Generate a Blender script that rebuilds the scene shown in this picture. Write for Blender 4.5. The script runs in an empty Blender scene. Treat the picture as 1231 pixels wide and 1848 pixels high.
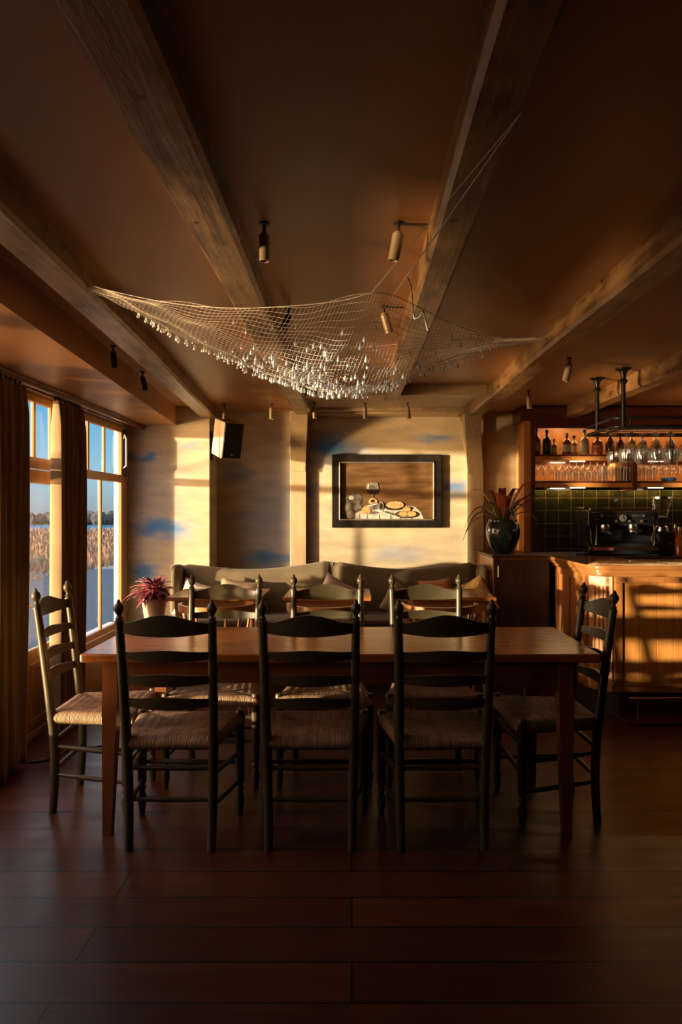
import bpy, bmesh, math, random
from mathutils import Vector, Matrix
R = random.Random(7)
PI = math.pi
SC = bpy.context.scene
COL = SC.collection

# ------------------------------------------------------------------ camera
F = 1300.0; CXP = 635.0; CYP = 922.0; H = 1.39
cd = bpy.data.cameras.new('camera'); cam = bpy.data.objects.new('camera', cd); COL.objects.link(cam)
cam.location = (0, 0, H); cam.rotation_euler = (PI/2, 0, 0)
cd.sensor_fit = 'VERTICAL'; cd.sensor_height = 36.0; cd.lens = 36.0*F/1848.0
cd.shift_x = -(CXP-615.5)/1848.0; cd.shift_y = -(924-CYP)/1848.0
cd.clip_start = 0.05; cd.clip_end = 2000
SC.camera = cam

# ------------------------------------------------------------------ world, sun, exposure
SC.view_settings.view_transform = 'Standard'; SC.view_settings.look = 'None'
SC.view_settings.gamma = 1.0; SC.view_settings.exposure = 0.57
try: SC.view_settings.use_curve_mapping = False
except Exception: pass
w = bpy.data.worlds.new('evening_sky'); SC.world = w; w.use_nodes = True
nt = w.node_tree; nt.nodes.clear()
o_ = nt.nodes.new('ShaderNodeOutputWorld'); bg = nt.nodes.new('ShaderNodeBackground')
tc = nt.nodes.new('ShaderNodeTexCoord'); sp = nt.nodes.new('ShaderNodeSeparateXYZ'); cr = nt.nodes.new('ShaderNodeValToRGB')
nt.links.new(tc.outputs['Generated'], sp.inputs[0]); nt.links.new(sp.outputs['Z'], cr.inputs[0])
nt.links.new(cr.outputs[0], bg.inputs[0]); nt.links.new(bg.outputs[0], o_.inputs[0])
e = cr.color_ramp.elements
e[0].position = 0.0; e[0].color = (.25, .31, .36, 1); e[1].position = 1.0; e[1].color = (.04, .14, .40, 1)
for p, c in ((.045, (.26, .44, .54, 1)), (.12, (.115, .36, .56, 1)), (.35, (.08, .28, .56, 1))):
    k = e.new(p); k.color = c
k = e.new(.2); k.color = (.10, .33, .54, 1); k = e.new(.24); k.color = (.45, .85, 1.15, 1)  # upper sky boosted above the window view, added as fill for the room
e[-1].color = (.6, .9, 1.3, 1)
for k in e:
    if .3 < k.position < .4: k.color = (.9, 1.35, 1.7, 1)
bg.inputs[1].default_value = 1.0
GLOW = (5.5, 2.8, 1.1)
AZ = Vector((2.0, 1.0, 0)).normalized(); EL = math.radians(2.3)
sd = AZ*math.cos(EL) + Vector((0, 0, -math.sin(EL)))
# broad golden glow of the sky around the low sun
dt = nt.nodes.new('ShaderNodeVectorMath'); dt.operation = 'DOT_PRODUCT'; nt.links.new(tc.outputs['Generated'], dt.inputs[0]); dt.inputs[1].default_value = (-sd.x, -sd.y, -sd.z+.10)
pw = nt.nodes.new('ShaderNodeMath'); pw.operation = 'POWER'; mxx = nt.nodes.new('ShaderNodeMath'); mxx.operation = 'MAXIMUM'; nt.links.new(dt.outputs['Value'], mxx.inputs[0]); mxx.inputs[1].default_value = 0.0
nt.links.new(mxx.outputs[0], pw.inputs[0]); pw.inputs[1].default_value = 4.0
gl = nt.nodes.new('ShaderNodeMix'); gl.data_type = 'RGBA'; gl.blend_type = 'ADD'; gl.clamp_result = False; gl.inputs[7].default_value = (GLOW[0], GLOW[1], GLOW[2], 1)
nt.links.new(pw.outputs[0], gl.inputs[0]); nt.links.new(cr.outputs[0], gl.inputs[6]); nt.links.new(gl.outputs[2], bg.inputs[0])
sl = bpy.data.lights.new('sun', 'SUN'); so = bpy.data.objects.new('sun', sl); COL.objects.link(so)
so.rotation_euler = sd.to_track_quat('-Z', 'Y').to_euler(); so.location = (-20, -8, 6)
sl.energy = 9.0; sl.color = (1.0, .77, .48); sl.angle = math.radians(1.3)

# the same sun mirrored by the lake on the sun side of the house: weaker, redder, rising instead of falling
EL2 = math.radians(-10.0); sd2 = AZ*math.cos(EL2)+Vector((0, 0, -math.sin(EL2)))
gl2 = bpy.data.lights.new('lake_reflection', 'SUN'); go = bpy.data.objects.new('lake_reflection', gl2); COL.objects.link(go)
go.rotation_euler = sd2.to_track_quat('-Z', 'Y').to_euler(); go.location = (-20, -8, -3)
gl2.energy = 4.5; gl2.color = (1.0, .60, .27); gl2.angle = math.radians(8)
SC.cycles.transparent_max_bounces = 40

# ------------------------------------------------------------------ helpers
def tag(o, label=None, cat=None, group=None, kind=None):
    if label: o['label'] = label
    if cat: o['category'] = cat
    if group: o['group'] = group
    if kind: o['kind'] = kind
    return o
def empty(name, loc, label=None, cat=None, group=None, rz=0.0):
    o = bpy.data.objects.new(name, None); COL.objects.link(o)
    o.location = loc; o.rotation_euler = (0, 0, rz); o.empty_display_size = .05
    return tag(o, label, cat, group)
class MB:
    def __init__(s): s.b = bmesh.new(); s.mi = 0
    def _f(s, vs):
        try:
            f = s.b.faces.new(vs); f.material_index = s.mi; return f
        except ValueError: return None
    def box(s, x0, x1, y0, y1, z0, z1, bev=0, M=None):
        v = [s.b.verts.new((x, y, z)) for x in (x0, x1) for y in (y0, y1) for z in (z0, z1)]
        fs = [s._f([v[i] for i in q]) for q in ((0,1,3,2),(4,6,7,5),(0,4,5,1),(2,3,7,6),(0,2,6,4),(1,5,7,3))]
        if M is not None: bmesh.ops.transform(s.b, matrix=M, verts=v)
        if bev:
            es = list({e for f in fs for e in f.edges})
            r = bmesh.ops.bevel(s.b, geom=es, offset=bev, segments=2, affect='EDGES', profile=.5)
            for f in r['faces']: f.material_index = s.mi
        return s
    def prism(s, pts, a, b, axis='z', bev=0):
        def P(u, v, t):
            return {'z': (u, v, t), 'y': (u, t, v), 'x': (t, u, v)}[axis]
        va = [s.b.verts.new(P(u, v, a)) for u, v in pts]; vb = [s.b.verts.new(P(u, v, b)) for u, v in pts]
        n = len(pts); fs = [s._f(va[::-1]), s._f(vb)]
        fs += [s._f([va[i], va[(i+1) % n], vb[(i+1) % n], vb[i]]) for i in range(n)]
        if bev:
            es = list({e for f in fs[:2] if f for e in f.edges})
            r = bmesh.ops.bevel(s.b, geom=es, offset=bev, segments=2, affect='EDGES', profile=.5)
            for f in r['faces']: f.material_index = s.mi
        return s
    def lathe(s, prof, c=(0, 0, 0), n=20, M=None):
        rings = []; new = []
        for r, z in prof:
            if r < 1e-5:
                v = s.b.verts.new((c[0], c[1], c[2]+z)); rings.append([v]); new.append(v)
            else:
                rg = [s.b.verts.new((c[0]+r*math.cos(2*PI*i/n), c[1]+r*math.sin(2*PI*i/n), c[2]+z)) for i in range(n)]
                rings.append(rg); new += rg
        for A, B in zip(rings, rings[1:]):
            for i in range(n):
                j = (i+1) % n
                if len(A) == 1 and len(B) == 1: continue
                if len(A) == 1: s._f([A[0], B[j], B[i]])
                elif len(B) == 1: s._f([A[i], A[j], B[0]])
                else: s._f([A[i], A[j], B[j], B[i]])
        if len(rings[0]) > 1: s._f(rings[0][::-1])
        if len(rings[-1]) > 1: s._f(rings[-1])
        if M is not None: bmesh.ops.transform(s.b, matrix=M, verts=new)
        return s
    def tube(s, pts, r, n=8, cap=True):
        pts = [Vector(p) for p in pts]; rs = r if isinstance(r, (list, tuple)) else [r]*len(pts)
        up = None; rings = []
        for i, p in enumerate(pts):
            t = (pts[min(i+1, len(pts)-1)]-pts[max(i-1, 0)]).normalized()
            if up is None:
                up = Vector((0, 0, 1)) if abs(t.z) < .9 else Vector((1, 0, 0))
            a = t.cross(up).normalized(); b = a.cross(t).normalized(); up = b
            rings.append([s.b.verts.new(p+(a*math.cos(2*PI*k/n)+b*math.sin(2*PI*k/n))*rs[i]) for k in range(n)])
        for A, B in zip(rings, rings[1:]):
            for k in range(n):
                j = (k+1) % n; s._f([A[k], A[j], B[j], B[k]])
        if cap: s._f(rings[0][::-1]); s._f(rings[-1])
        return s
    def ribbon(s, pts, ws, side, th=.003, fold=0.0):
        """leaf blade: spine points, half widths, sideways vector"""
        pts = [Vector(p) for p in pts]; side = Vector(side).normalized(); top = []; bot = []
        for i, (p, wd) in enumerate(zip(pts, ws)):
            t = (pts[min(i+1, len(pts)-1)]-pts[max(i-1, 0)]).normalized()
            nrm = side.cross(t).normalized()
            if nrm.z < 0: nrm = -nrm
            row = [p-side*wd+nrm*fold*wd, p, p+side*wd+nrm*fold*wd]
            top.append([s.b.verts.new(q) for q in row]); bot.append([s.b.verts.new(q-nrm*th) for q in row])
        for g, fl in ((top, 0), (bot, 1)):
            for A, B in zip(g, g[1:]):
                for k in range(2):
                    q = [A[k], A[k+1], B[k+1], B[k]]; s._f(q[::-1] if fl else q)
        for i in range(len(pts)-1):
            s._f([top[i][0], top[i+1][0], bot[i+1][0], bot[i][0]]); s._f([top[i][2], bot[i][2], bot[i+1][2], top[i+1][2]])
        return s
    def grid(s, fn, nu, nv, closed=False):
        V = [[s.b.verts.new(fn(i/nu, j/nv)) for j in range(nv+1)] for i in range(nu+1)]
        for i in range(nu):
            for j in range(nv): s._f([V[i][j], V[i+1][j], V[i+1][j+1], V[i][j+1]])
        return s
    def build(s, name, mats, parent=None, smooth=None, loc=None):
        bmesh.ops.recalc_face_normals(s.b, faces=s.b.faces)
        me = bpy.data.meshes.new(name); s.b.to_mesh(me); s.b.free()
        for m in (mats if isinstance(mats, (list, tuple)) else [mats]): me.materials.append(m)
        if smooth is not None:
            me.polygons.foreach_set('use_smooth', [True]*len(me.polygons))
            try: me.set_sharp_from_angle(angle=math.radians(smooth))
            except Exception: pass
        o = bpy.data.objects.new(name, me); COL.objects.link(o)
        if parent: o.parent = parent
        if loc: o.location = loc
        return o
def solid(o, t):
    m = o.modifiers.new('thickness', 'SOLIDIFY'); m.thickness = t; m.offset = 0; return o
def struct(o, label=None, cat=None):
    o['kind'] = 'structure'
    if label: o['label'] = label
    if cat: o['category'] = cat
    return o
def copy_tree(o, parent=None):
    c = o.copy(); COL.objects.link(c); c.parent = parent
    for ch in list(o.children): copy_tree(ch, c)
    return c

# ------------------------------------------------------------------ materials
class NT:
    def __init__(s, name):
        s.m = bpy.data.materials.new(name); s.m.use_nodes = True; s.t = s.m.node_tree; s.t.nodes.clear()
        s.out = s.t.nodes.new('ShaderNodeOutputMaterial')
    def n(s, typ, **kw):
        x = s.t.nodes.new(typ)
        for k, v in kw.items(): setattr(x, k, v)
        return x
    def l(s, a, b): s.t.links.new(a, b)
    def math(s, op, a, b=None, clamp=False):
        x = s.n('ShaderNodeMath', operation=op, use_clamp=clamp)
        for i, v in enumerate((a, b)):
            if v is None: continue
            if isinstance(v, (int, float)): x.inputs[i].default_value = v
            else: s.l(v, x.inputs[i])
        return x.outputs[0]
    def ramp(s, fac, stops):
        x = s.n('ShaderNodeValToRGB'); s.l(fac, x.inputs[0]); e = x.color_ramp.elements
        e[0].position, e[0].color = stops[0][0], (*stops[0][1], 1); e[1].position, e[1].color = stops[-1][0], (*stops[-1][1], 1)
        for p, c in stops[1:-1]: k = e.new(p); k.color = (*c, 1)
        return x.outputs[0]
    def coords(s, scale=(1, 1, 1), rot=(0, 0, 0), which='Object'):
        t = s.n('ShaderNodeTexCoord'); m = s.n('ShaderNodeMapping'); m.inputs['Scale'].default_value = scale; m.inputs['Rotation'].default_value = rot
        s.l(t.outputs[which], m.inputs[0]); return m.outputs[0]
    def noise(s, vec, scale=5, detail=4, rough=.5):
        x = s.n('ShaderNodeTexNoise'); s.l(vec, x.inputs['Vector'])
        x.inputs['Scale'].default_value = scale; x.inputs['Detail'].default_value = detail; x.inputs['Roughness'].default_value = rough
        return x.outputs['Fac']
    def mix(s, fac, a, b, typ='MIX'):
        x = s.n('ShaderNodeMix', data_type='RGBA', blend_type=typ)
        for i, v in ((0, fac), (6, a), (7, b)):
            if isinstance(v, (int, float)): x.inputs[i].default_value = v
            elif isinstance(v, tuple): x.inputs[i].default_value = (*v, 1)
            else: s.l(v, x.inputs[i])
        return x.outputs[2]
    def bump(s, h, strength=.3, dist=.01):
        x = s.n('ShaderNodeBump'); x.inputs['Strength'].default_value = strength; x.inputs['Distance'].default_value = dist
        s.l(h, x.inputs['Height']); return x.outputs[0]
    def pbr(s, col, rough=.5, metal=0, bump=None, coat=0, sheen=0, spec=.5, trans=0, sub=0):
        p = s.n('ShaderNodeBsdfPrincipled')
        if isinstance(col, tuple): p.inputs['Base Color'].default_value = (*col, 1)
        else: s.l(col, p.inputs['Base Color'])
        if isinstance(rough, (int, float)): p.inputs['Roughness'].default_value = rough
        else: s.l(rough, p.inputs['Roughness'])
        p.inputs['Metallic'].default_value = metal; p.inputs['Coat Weight'].default_value = coat
        p.inputs['Coat Roughness'].default_value = .12
        p.inputs['Sheen Weight'].default_value = sheen; p.inputs['Specular IOR Level'].default_value = spec
        p.inputs['Transmission Weight'].default_value = trans
        if bump is not None: s.l(bump, p.inputs['Normal'])
        s.l(p.outputs[0], s.out.inputs[0]); return s.m
def plain(name, col, rough=.5, metal=0, var=.12, scale=12, coat=0, sheen=0, bump=0.0, spec=.5):
    t = NT(name); v = t.coords(); nz = t.noise(v, scale, 4)
    c = t.ramp(nz, [(.3, tuple(x*(1-var) for x in col)), (.7, tuple(min(1, x*(1+var)) for x in col))])
    b = t.bump(nz, bump, .01) if bump else None
    return t.pbr(c, rough, metal, b, coat, sheen, spec)
def wood(name, c1, c2, axis='x', rough=.4, coat=0, sc=1.0, bump=.15):
    t = NT(name); s = {'x': (1.2, 14, 14), 'y': (14, 1.2, 14), 'z': (14, 14, 1.2)}[axis]
    v = t.coords(tuple(q*sc for q in s)); n1 = t.noise(v, 2.2, 6, .6)
    v2 = t.coords(tuple(q*sc*4 for q in s)); n2 = t.noise(v2, 3, 3)
    f = t.math('ADD', t.math('MULTIPLY', n1, .75), t.math('MULTIPLY', n2, .25))
    c = t.ramp(f, [(.3, c1), (.68, c2)])
    return t.pbr(c, rough, 0, t.bump(f, bump, .004), coat)
def thinglass(name, tint=(1, 1, 1), refl=.08, edge=.6, rough=.02):
    t = NT(name); tr = t.n('ShaderNodeBsdfTransparent'); tr.inputs[0].default_value = (*tint, 1)
    g = t.n('ShaderNodeBsdfGlossy'); g.inputs['Roughness'].default_value = rough
    lw = t.n('ShaderNodeLayerWeight'); lw.inputs[0].default_value = .35
    f = t.math('ADD', t.math('MULTIPLY', lw.outputs['Facing'], edge), refl, True)
    mx = t.n('ShaderNodeMixShader'); t.l(f, mx.inputs[0]); t.l(tr.outputs[0], mx.inputs[1]); t.l(g.outputs[0], mx.inputs[2])
    t.l(mx.outputs[0], t.out.inputs[0]); return t.m
def emit(name, col, st):
    t = NT(name); x = t.n('ShaderNodeEmission'); x.inputs[0].default_value = (*col, 1); x.inputs[1].default_value = st
    t.l(x.outputs[0], t.out.inputs[0]); return t.m

def mural():
    t = NT('sky_mural_shade_plaster'); v = t.coords()
    nv = t.n('ShaderNodeTexNoise'); nv.inputs['Scale'].default_value = 4; nv.inputs['Detail'].default_value = 5
    mp = t.n('ShaderNodeMapping'); mp.inputs['Scale'].default_value = (1, 1, 2.6); t.l(v, mp.inputs[0]); t.l(mp.outputs[0], nv.inputs['Vector'])
    sub = t.n('ShaderNodeVectorMath', operation='SUBTRACT'); t.l(nv.outputs['Color'], sub.inputs[0]); sub.inputs[1].default_value = (.5, .5, .5)
    mul = t.n('ShaderNodeVectorMath', operation='MULTIPLY'); t.l(sub.outputs[0], mul.inputs[0]); mul.inputs[1].default_value = (.5, 0, .16)
    add = t.n('ShaderNodeVectorMath', operation='ADD'); t.l(v, add.inputs[0]); t.l(mul.outputs[0], add.inputs[1])
    acc = None
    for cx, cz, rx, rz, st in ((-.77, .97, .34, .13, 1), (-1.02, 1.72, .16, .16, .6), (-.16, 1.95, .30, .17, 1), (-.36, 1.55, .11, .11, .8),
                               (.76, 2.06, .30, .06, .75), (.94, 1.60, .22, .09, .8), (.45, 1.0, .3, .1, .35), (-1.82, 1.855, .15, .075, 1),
                               (-1.68, 1.245, .34, .13, 1), (-1.83, .85, .18, .12, .9), (-1.40, 1.95, .14, .06, .5), (-.72, 1.35, .42, .75, .55), (-1.70, 1.55, .35, .7, .25)):  # last two broad ellipses paint bluish shade into niche and pier, not clouds
        d = t.n('ShaderNodeVectorMath', operation='SUBTRACT'); t.l(add.outputs[0], d.inputs[0]); d.inputs[1].default_value = (cx, 0, cz)
        q = t.n('ShaderNodeVectorMath', operation='MULTIPLY'); t.l(d.outputs[0], q.inputs[0]); q.inputs[1].default_value = (1/rx, 0, 1/rz)
        ln = t.n('ShaderNodeVectorMath', operation='LENGTH'); t.l(q.outputs[0], ln.inputs[0])
        mr = t.n('ShaderNodeMapRange', interpolation_type='SMOOTHSTEP'); t.l(ln.outputs['Value'], mr.inputs[0])
        mr.inputs[1].default_value = .1; mr.inputs[2].default_value = 1.3; mr.inputs[3].default_value = st; mr.inputs[4].default_value = 0
        acc = mr.outputs[0] if acc is None else t.math('MAXIMUM', acc, mr.outputs[0])
    n2 = t.noise(t.coords((1, 1, 3.5)), 3.5, 5); base = t.ramp(n2, [(.3, (.40, .33, .22)), (.55, (.50, .41, .27)), (.75, (.60, .50, .34))])
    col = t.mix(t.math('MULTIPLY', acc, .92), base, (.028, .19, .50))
    fine = t.noise(t.coords((1, 1, 6)), 14, 4)
    return t.pbr(col, .75, 0, t.bump(fine, .25, .01))
M = {}
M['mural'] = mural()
M['plaster'] = plain('tan_wall_paint', (.34, .22, .12), .7, var=.10, scale=4, bump=.1)
M['timber'] = wood('tan_painted_timber', (.36, .26, .15), (.52, .39, .23), 'z', .45, bump=.4)
def beam_mat():
    t = NT('worn_beam_paint'); v = t.coords((10, 1.0, 10)); n1 = t.noise(v, 2, 6, .65); n2 = t.noise(t.coords((3, 3, 3)), 2.5, 5)
    f = t.math('ADD', t.math('MULTIPLY', n1, .6), t.math('MULTIPLY', n2, .4))
    c = t.ramp(f, [(.42, (.10, .05, .02)), (.5, (.24, .14, .06)), (.68, (.38, .24, .115))])
    vo = t.n('ShaderNodeTexVoronoi'); vo.inputs['Scale'].default_value = 5; t.l(t.coords(), vo.inputs['Vector'])
    hole = t.math('LESS_THAN', vo.outputs['Distance'], .085)
    c = t.mix(hole, c, (.02, .012, .008))
    return t.pbr(c, .30, 0, t.bump(f, .6, .012))
M['beam'] = beam_mat()
def ceil_mat():
    t = NT('brown_ceiling_paint'); n2 = t.noise(t.coords((1, .5, 1)), 2, 5)
    c = t.ramp(n2, [(.3, (.38, .175, .06)), (.7, (.48, .235, .085))])
    return t.pbr(c, .42, 0, t.bump(t.noise(t.coords(), 9, 3), .12, .01))
M['ceil'] = ceil_mat()
def floor_mat():
    t = NT('dark_floorboards'); v = t.coords()
    br = t.n('ShaderNodeTexBrick'); t.l(v, br.inputs['Vector']); br.offset = .37; br.squash = 1
    br.inputs['Scale'].default_value = 1; br.inputs['Brick Width'].default_value = 2.3; br.inputs['Row Height'].default_value = .185
    br.inputs['Mortar Size'].default_value = .004; br.inputs['Mortar Smooth'].default_value = .2
    br.inputs['Color1'].default_value = (.085, .024, .009, 1); br.inputs['Color2'].default_value = (.135, .040, .015, 1); br.inputs['Mortar'].default_value = (.008, .005, .004, 1)
    g = t.noise(t.coords((1.3, 16, 1)), 3, 6, .65)
    c = t.mix(1.0, br.outputs['Color'], t.ramp(g, [(.25, (.5, .48, .48)), (.75, (1.15, 1.1, 1.1))]), 'MULTIPLY')
    h = t.math('ADD', t.math('MULTIPLY', g, .25), t.math('SUBTRACT', 1.0, br.outputs['Fac']))
    r = t.math('ADD', t.math('MULTIPLY', t.noise(t.coords((1, 3, 1)), 4, 4), .25), .24)
    return t.pbr(c, r, 0, t.bump(h, .5, .004), 0, spec=.4)
M['floor'] = floor_mat()
M['frame'] = wood('honey_window_wood', (.36, .17, .05), (.52, .27, .09), 'z', .38, .2)
M['outer'] = plain('white_outer_paint', (.75, .72, .68), .5, var=.04)
M['glass'] = thinglass('window_glass', (.98, .99, .99), .01, .08)
M['stem'] = thinglass('drinking_glass', (.96, .97, .97), .06, .55, .05)
M['chair'] = plain('dark_green_chair_paint', (.060, .047, .021), .36, var=.18, scale=9, bump=.15)
M['tabletop'] = wood('varnished_pine_top', (.34, .105, .02), (.50, .18, .04), 'x', .22, .12)
M['tableleg'] = wood('brown_pine_leg', (.17, .055, .018), (.26, .09, .03), 'z', .38)
M['velvet'] = plain('olive_velvet', (.145, .108, .056), .85, var=.2, scale=5, sheen=.15, bump=.2)
M['velvetc'] = plain('brown_velvet_curtain', (.27, .18, .085), .85, var=.2, scale=4, sheen=.2, bump=.2)
M['studs'] = plain('brass_studs', (.5, .35, .15), .4, .6)
M['orangewood'] = wood('golden_oak_panel', (.50, .20, .045), (.68, .31, .085), 'z', .38, .15, 1.2, .3)
M['barwood'] = wood('reddish_bar_wood', (.30, .11, .03), (.46, .19, .055), 'z', .34, .2)
M['bartop'] = wood('glossy_bar_top', (.26, .10, .03), (.40, .17, .05), 'x', .16, .5)
M['darkwood'] = wood('dark_cabinet_wood', (.045, .026, .018), (.085, .05, .034), 'z', .45)
M['redwood'] = wood('dark_red_crown_wood', (.09, .022, .012), (.15, .04, .02), 'x', .4)
M['black'] = plain('black_metal', (.02, .02, .022), .35, .6)
M['blackp'] = plain('black_plastic', (.012, .012, .014), .4)
M['chrome'] = plain('brushed_steel', (.55, .54, .52), .22, 1.0, var=.05)
M['silver'] = plain('silvered_moulding', (.55, .50, .42), .28, .8, var=.1)
M['frameblk'] = plain('black_picture_frame', (.016, .013, .011), .25, var=.3, bump=.3)
M['brass'] = plain('aged_brass', (.55, .33, .10), .28, 1.0)
M['spotb'] = plain('bronze_spot_casing', (.34, .26, .18), .4, .3)
M['spotd'] = plain('dark_spot_casing', (.05, .035, .025), .4, .3)
M['speaker'] = plain('tan_speaker_cabinet', (.50, .40, .28), .5)
M['grille'] = plain('black_speaker_grille', (.010, .009, .008), .6)
M['pot'] = plain('pale_clay_pot', (.50, .35, .24), .7, var=.15)
def glaze():
    t = NT('dark_green_glaze'); n = t.noise(t.coords(), 9, 5); c = t.ramp(n, [(.35, (.006, .012, .009)), (.7, (.018, .026, .013))])
    return t.pbr(c, .10, 0, t.bump(n, .15, .004), .6)
M['glaze'] = glaze()
M['leafr'] = plain('dark_red_leaf', (.22, .045, .03), .32, var=.4, scale=14)
M['leafo'] = plain('orange_red_leaf', (.42, .11, .045), .35, var=.35, scale=14)
M['leafg'] = plain('olive_green_leaf', (.12, .12, .045), .4, var=.3, scale=14)
M['flower'] = plain('dry_flower_spike', (.55, .42, .18), .7)
M['pink'] = plain('crimson_leaf', (.45, .06, .06), .45, var=.4, scale=30)
M['pinkl'] = plain('salmon_leaf', (.70, .27, .20), .45, var=.3, scale=30)
M['purple'] = plain('purple_leaf', (.12, .035, .07), .45, var=.4, scale=30)
M['rust'] = plain('rust_cushion_fabric', (.55, .20, .08), .9, sheen=.3, bump=.3)
M['gold'] = plain('patterned_gold_cushion_fabric', (.62, .38, .12), .8, var=.5, scale=60, bump=.3)
M['cream'] = plain('cream_cushion_fabric', (.60, .52, .42), .9)
M['brownc'] = plain('brown_cushion_fabric', (.28, .20, .13), .9, var=.2)
M['white'] = plain('white_cord', (.8, .8, .78), .5, var=.03)
def rush():
    t = NT('woven_rush'); tc = t.n('ShaderNodeTexCoord'); sp = t.n('ShaderNodeSeparateXYZ'); t.l(tc.outputs['Object'], sp.inputs[0])
    wob = t.math('MULTIPLY', t.math('SUBTRACT', t.noise(tc.outputs['Object'], 18, 3), .5), .008)
    X = t.math('ADD', sp.outputs['X'], wob); Y = t.math('ADD', sp.outputs['Y'], wob)
    yc = t.math('ABSOLUTE', t.math('SUBTRACT', Y, .185)); xa = t.math('ABSOLUTE', X)
    sel = t.math('GREATER_THAN', t.math('DIVIDE', xa, .205), t.math('DIVIDE', yc, .185))
    c = t.math('ADD', t.math('MULTIPLY', sel, Y), t.math('MULTIPLY', t.math('SUBTRACT', 1.0, sel), X))
    s = t.math('ADD', t.math('MULTIPLY', t.math('SINE', t.math('MULTIPLY', c, 2*PI/.0062)), .5), .5)
    cell = t.n('ShaderNodeTexWhiteNoise', noise_dimensions='1D'); t.l(t.math('FLOOR', t.math('DIVIDE', c, .0062)), cell.inputs['W'])
    n2 = t.noise(tc.outputs['Object'], 22, 4)
    k = t.math('ADD', t.math('MULTIPLY', cell.outputs['Value'], .4), t.math('MULTIPLY', n2, .6))
    col = t.ramp(k, [(.2, (.26, .13, .06)), (.5, (.50, .29, .15)), (.8, (.66, .45, .24))])
    col = t.mix(t.math('MULTIPLY', t.math('SUBTRACT', 1.0, s), .6), col, (.09, .045, .02))
    return t.pbr(col, .6, 0, t.bump(s, .9, .004))
M['rush'] = rush()
def tiles():
    t = NT('green_glazed_tiles'); v = t.coords((1, 1, 1), (PI/2, 0, 0))
    br = t.n('ShaderNodeTexBrick'); t.l(v, br.inputs['Vector']); br.offset = 0
    for k, q in (('Scale', 1), ('Brick Width', .116), ('Row Height', .116), ('Mortar Size', .0022), ('Mortar Smooth', .1)): br.inputs[k].default_value = q
    br.inputs['Color1'].default_value = (.022, .024, .007, 1); br.inputs['Color2'].default_value = (.04, .036, .010, 1); br.inputs['Mortar'].default_value = (.22, .14, .07, 1)
    n = t.noise(t.coords(), 16, 3)
    c = t.mix(.6, br.outputs['Color'], t.ramp(n, [(.3, (.3, .3, .3)), (.7, (1.2, 1.2, 1))]), 'MULTIPLY')
    h = t.math('ADD', t.math('MULTIPLY', n, .4), t.math('SUBTRACT', 1.0, br.outputs['Fac']))
    return t.pbr(c, .13, 0, t.bump(h, .35, .004), .4)
M['tiles'] = tiles()
def crystal():
    t = NT('cut_crystal'); tr = t.n('ShaderNodeBsdfTransparent'); tr.inputs[0].default_value = (.85, .9, .95, 1)
    g = t.n('ShaderNodeBsdfGlossy'); g.inputs['Roughness'].default_value = .08
    df = t.n('ShaderNodeBsdfDiffuse'); df.inputs[0].default_value = (.95, .97, 1, 1)
    m1 = t.n('ShaderNodeMixShader'); m1.inputs[0].default_value = .55; t.l(g.outputs[0], m1.inputs[1]); t.l(df.outputs[0], m1.inputs[2])
    m2 = t.n('ShaderNodeMixShader'); m2.inputs[0].default_value = .7; t.l(tr.outputs[0], m2.inputs[1]); t.l(m1.outputs[0], m2.inputs[2])
    t.l(m2.outputs[0], t.out.inputs[0]); return t.m
M['crystal'] = crystal()
M['net'] = plain('pale_net_twine', (.92, .88, .80), .5, var=.1)
M['led'] = emit('warm_led', (1.0, .66, .33), 9)

# ------------------------------------------------------------------ setting: floor, ceiling, walls
XL, XR, YB, YN, ZC = -1.95, 4.3, 6.61, -1.7, 2.30; WT = .062
struct(MB().box(XL-WT, XR, YN, YB+.2, -.08, 0).build('floor', M['floor']), 'dark brown wide floorboards running across the room')
struct(MB().box(XL-WT, XR+.1, YN-.1, YB+.2, ZC, ZC+.1).build('ceiling', M['ceil']), 'low brown painted ceiling between the beams')
struct(MB().box(-1.24, XR, YB, YB+.2, 0, ZC).build('wall_back', M['mural']), 'back wall painted tan with drifting blue cloud patches and painted bluish shade')
struct(MB().box(XL-WT, -1.24, 6.27, YB+.2, 0, ZC).build('wall_pier', M['mural']), 'projecting corner wall with blue clouds and faint painted shade beside the tall window')
struct(MB().box(XR, XR+.1, YN, YB+.2, 0, ZC).build('wall_right', M['darkwood']))
struct(MB().box(XL-WT, XR+.1, YN-.1, YN, 0, ZC).build('wall_near', M['darkwood']))
wl = MB()
for y0, y1, z0, z1 in ((YN, 1.0, 0, ZC), (1.0, 2.45, 0, 1.66), (1.0, 2.45, 2.10, ZC), (2.45, 2.58, 0, ZC), (2.58, 6.4, 2.10, ZC), (2.58, 3.96, 0, .34), (3.96, 4.19, 0, 2.10), (4.93, 5.00, 0, 2.10), (5.0, 6.12, 0, .40), (6.12, 6.4, 0, 2.10)):
    wl.box(XL-WT, XL, y0, y1, z0, z1)
struct(wl.build('wall_left', M['plaster']), 'left wall holding the windows and glazed door')
# sloped soffit above the windows (a touch out of parallel, as the old house is)
struct(MB().prism([(XL, 1.0), (-1.145, 1.0), (-1.53, 6.31), (XL, 6.31)], 2.135, ZC, 'z').build('trim_1', M['ceil']), 'boxed soffit running above the windows')
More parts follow.
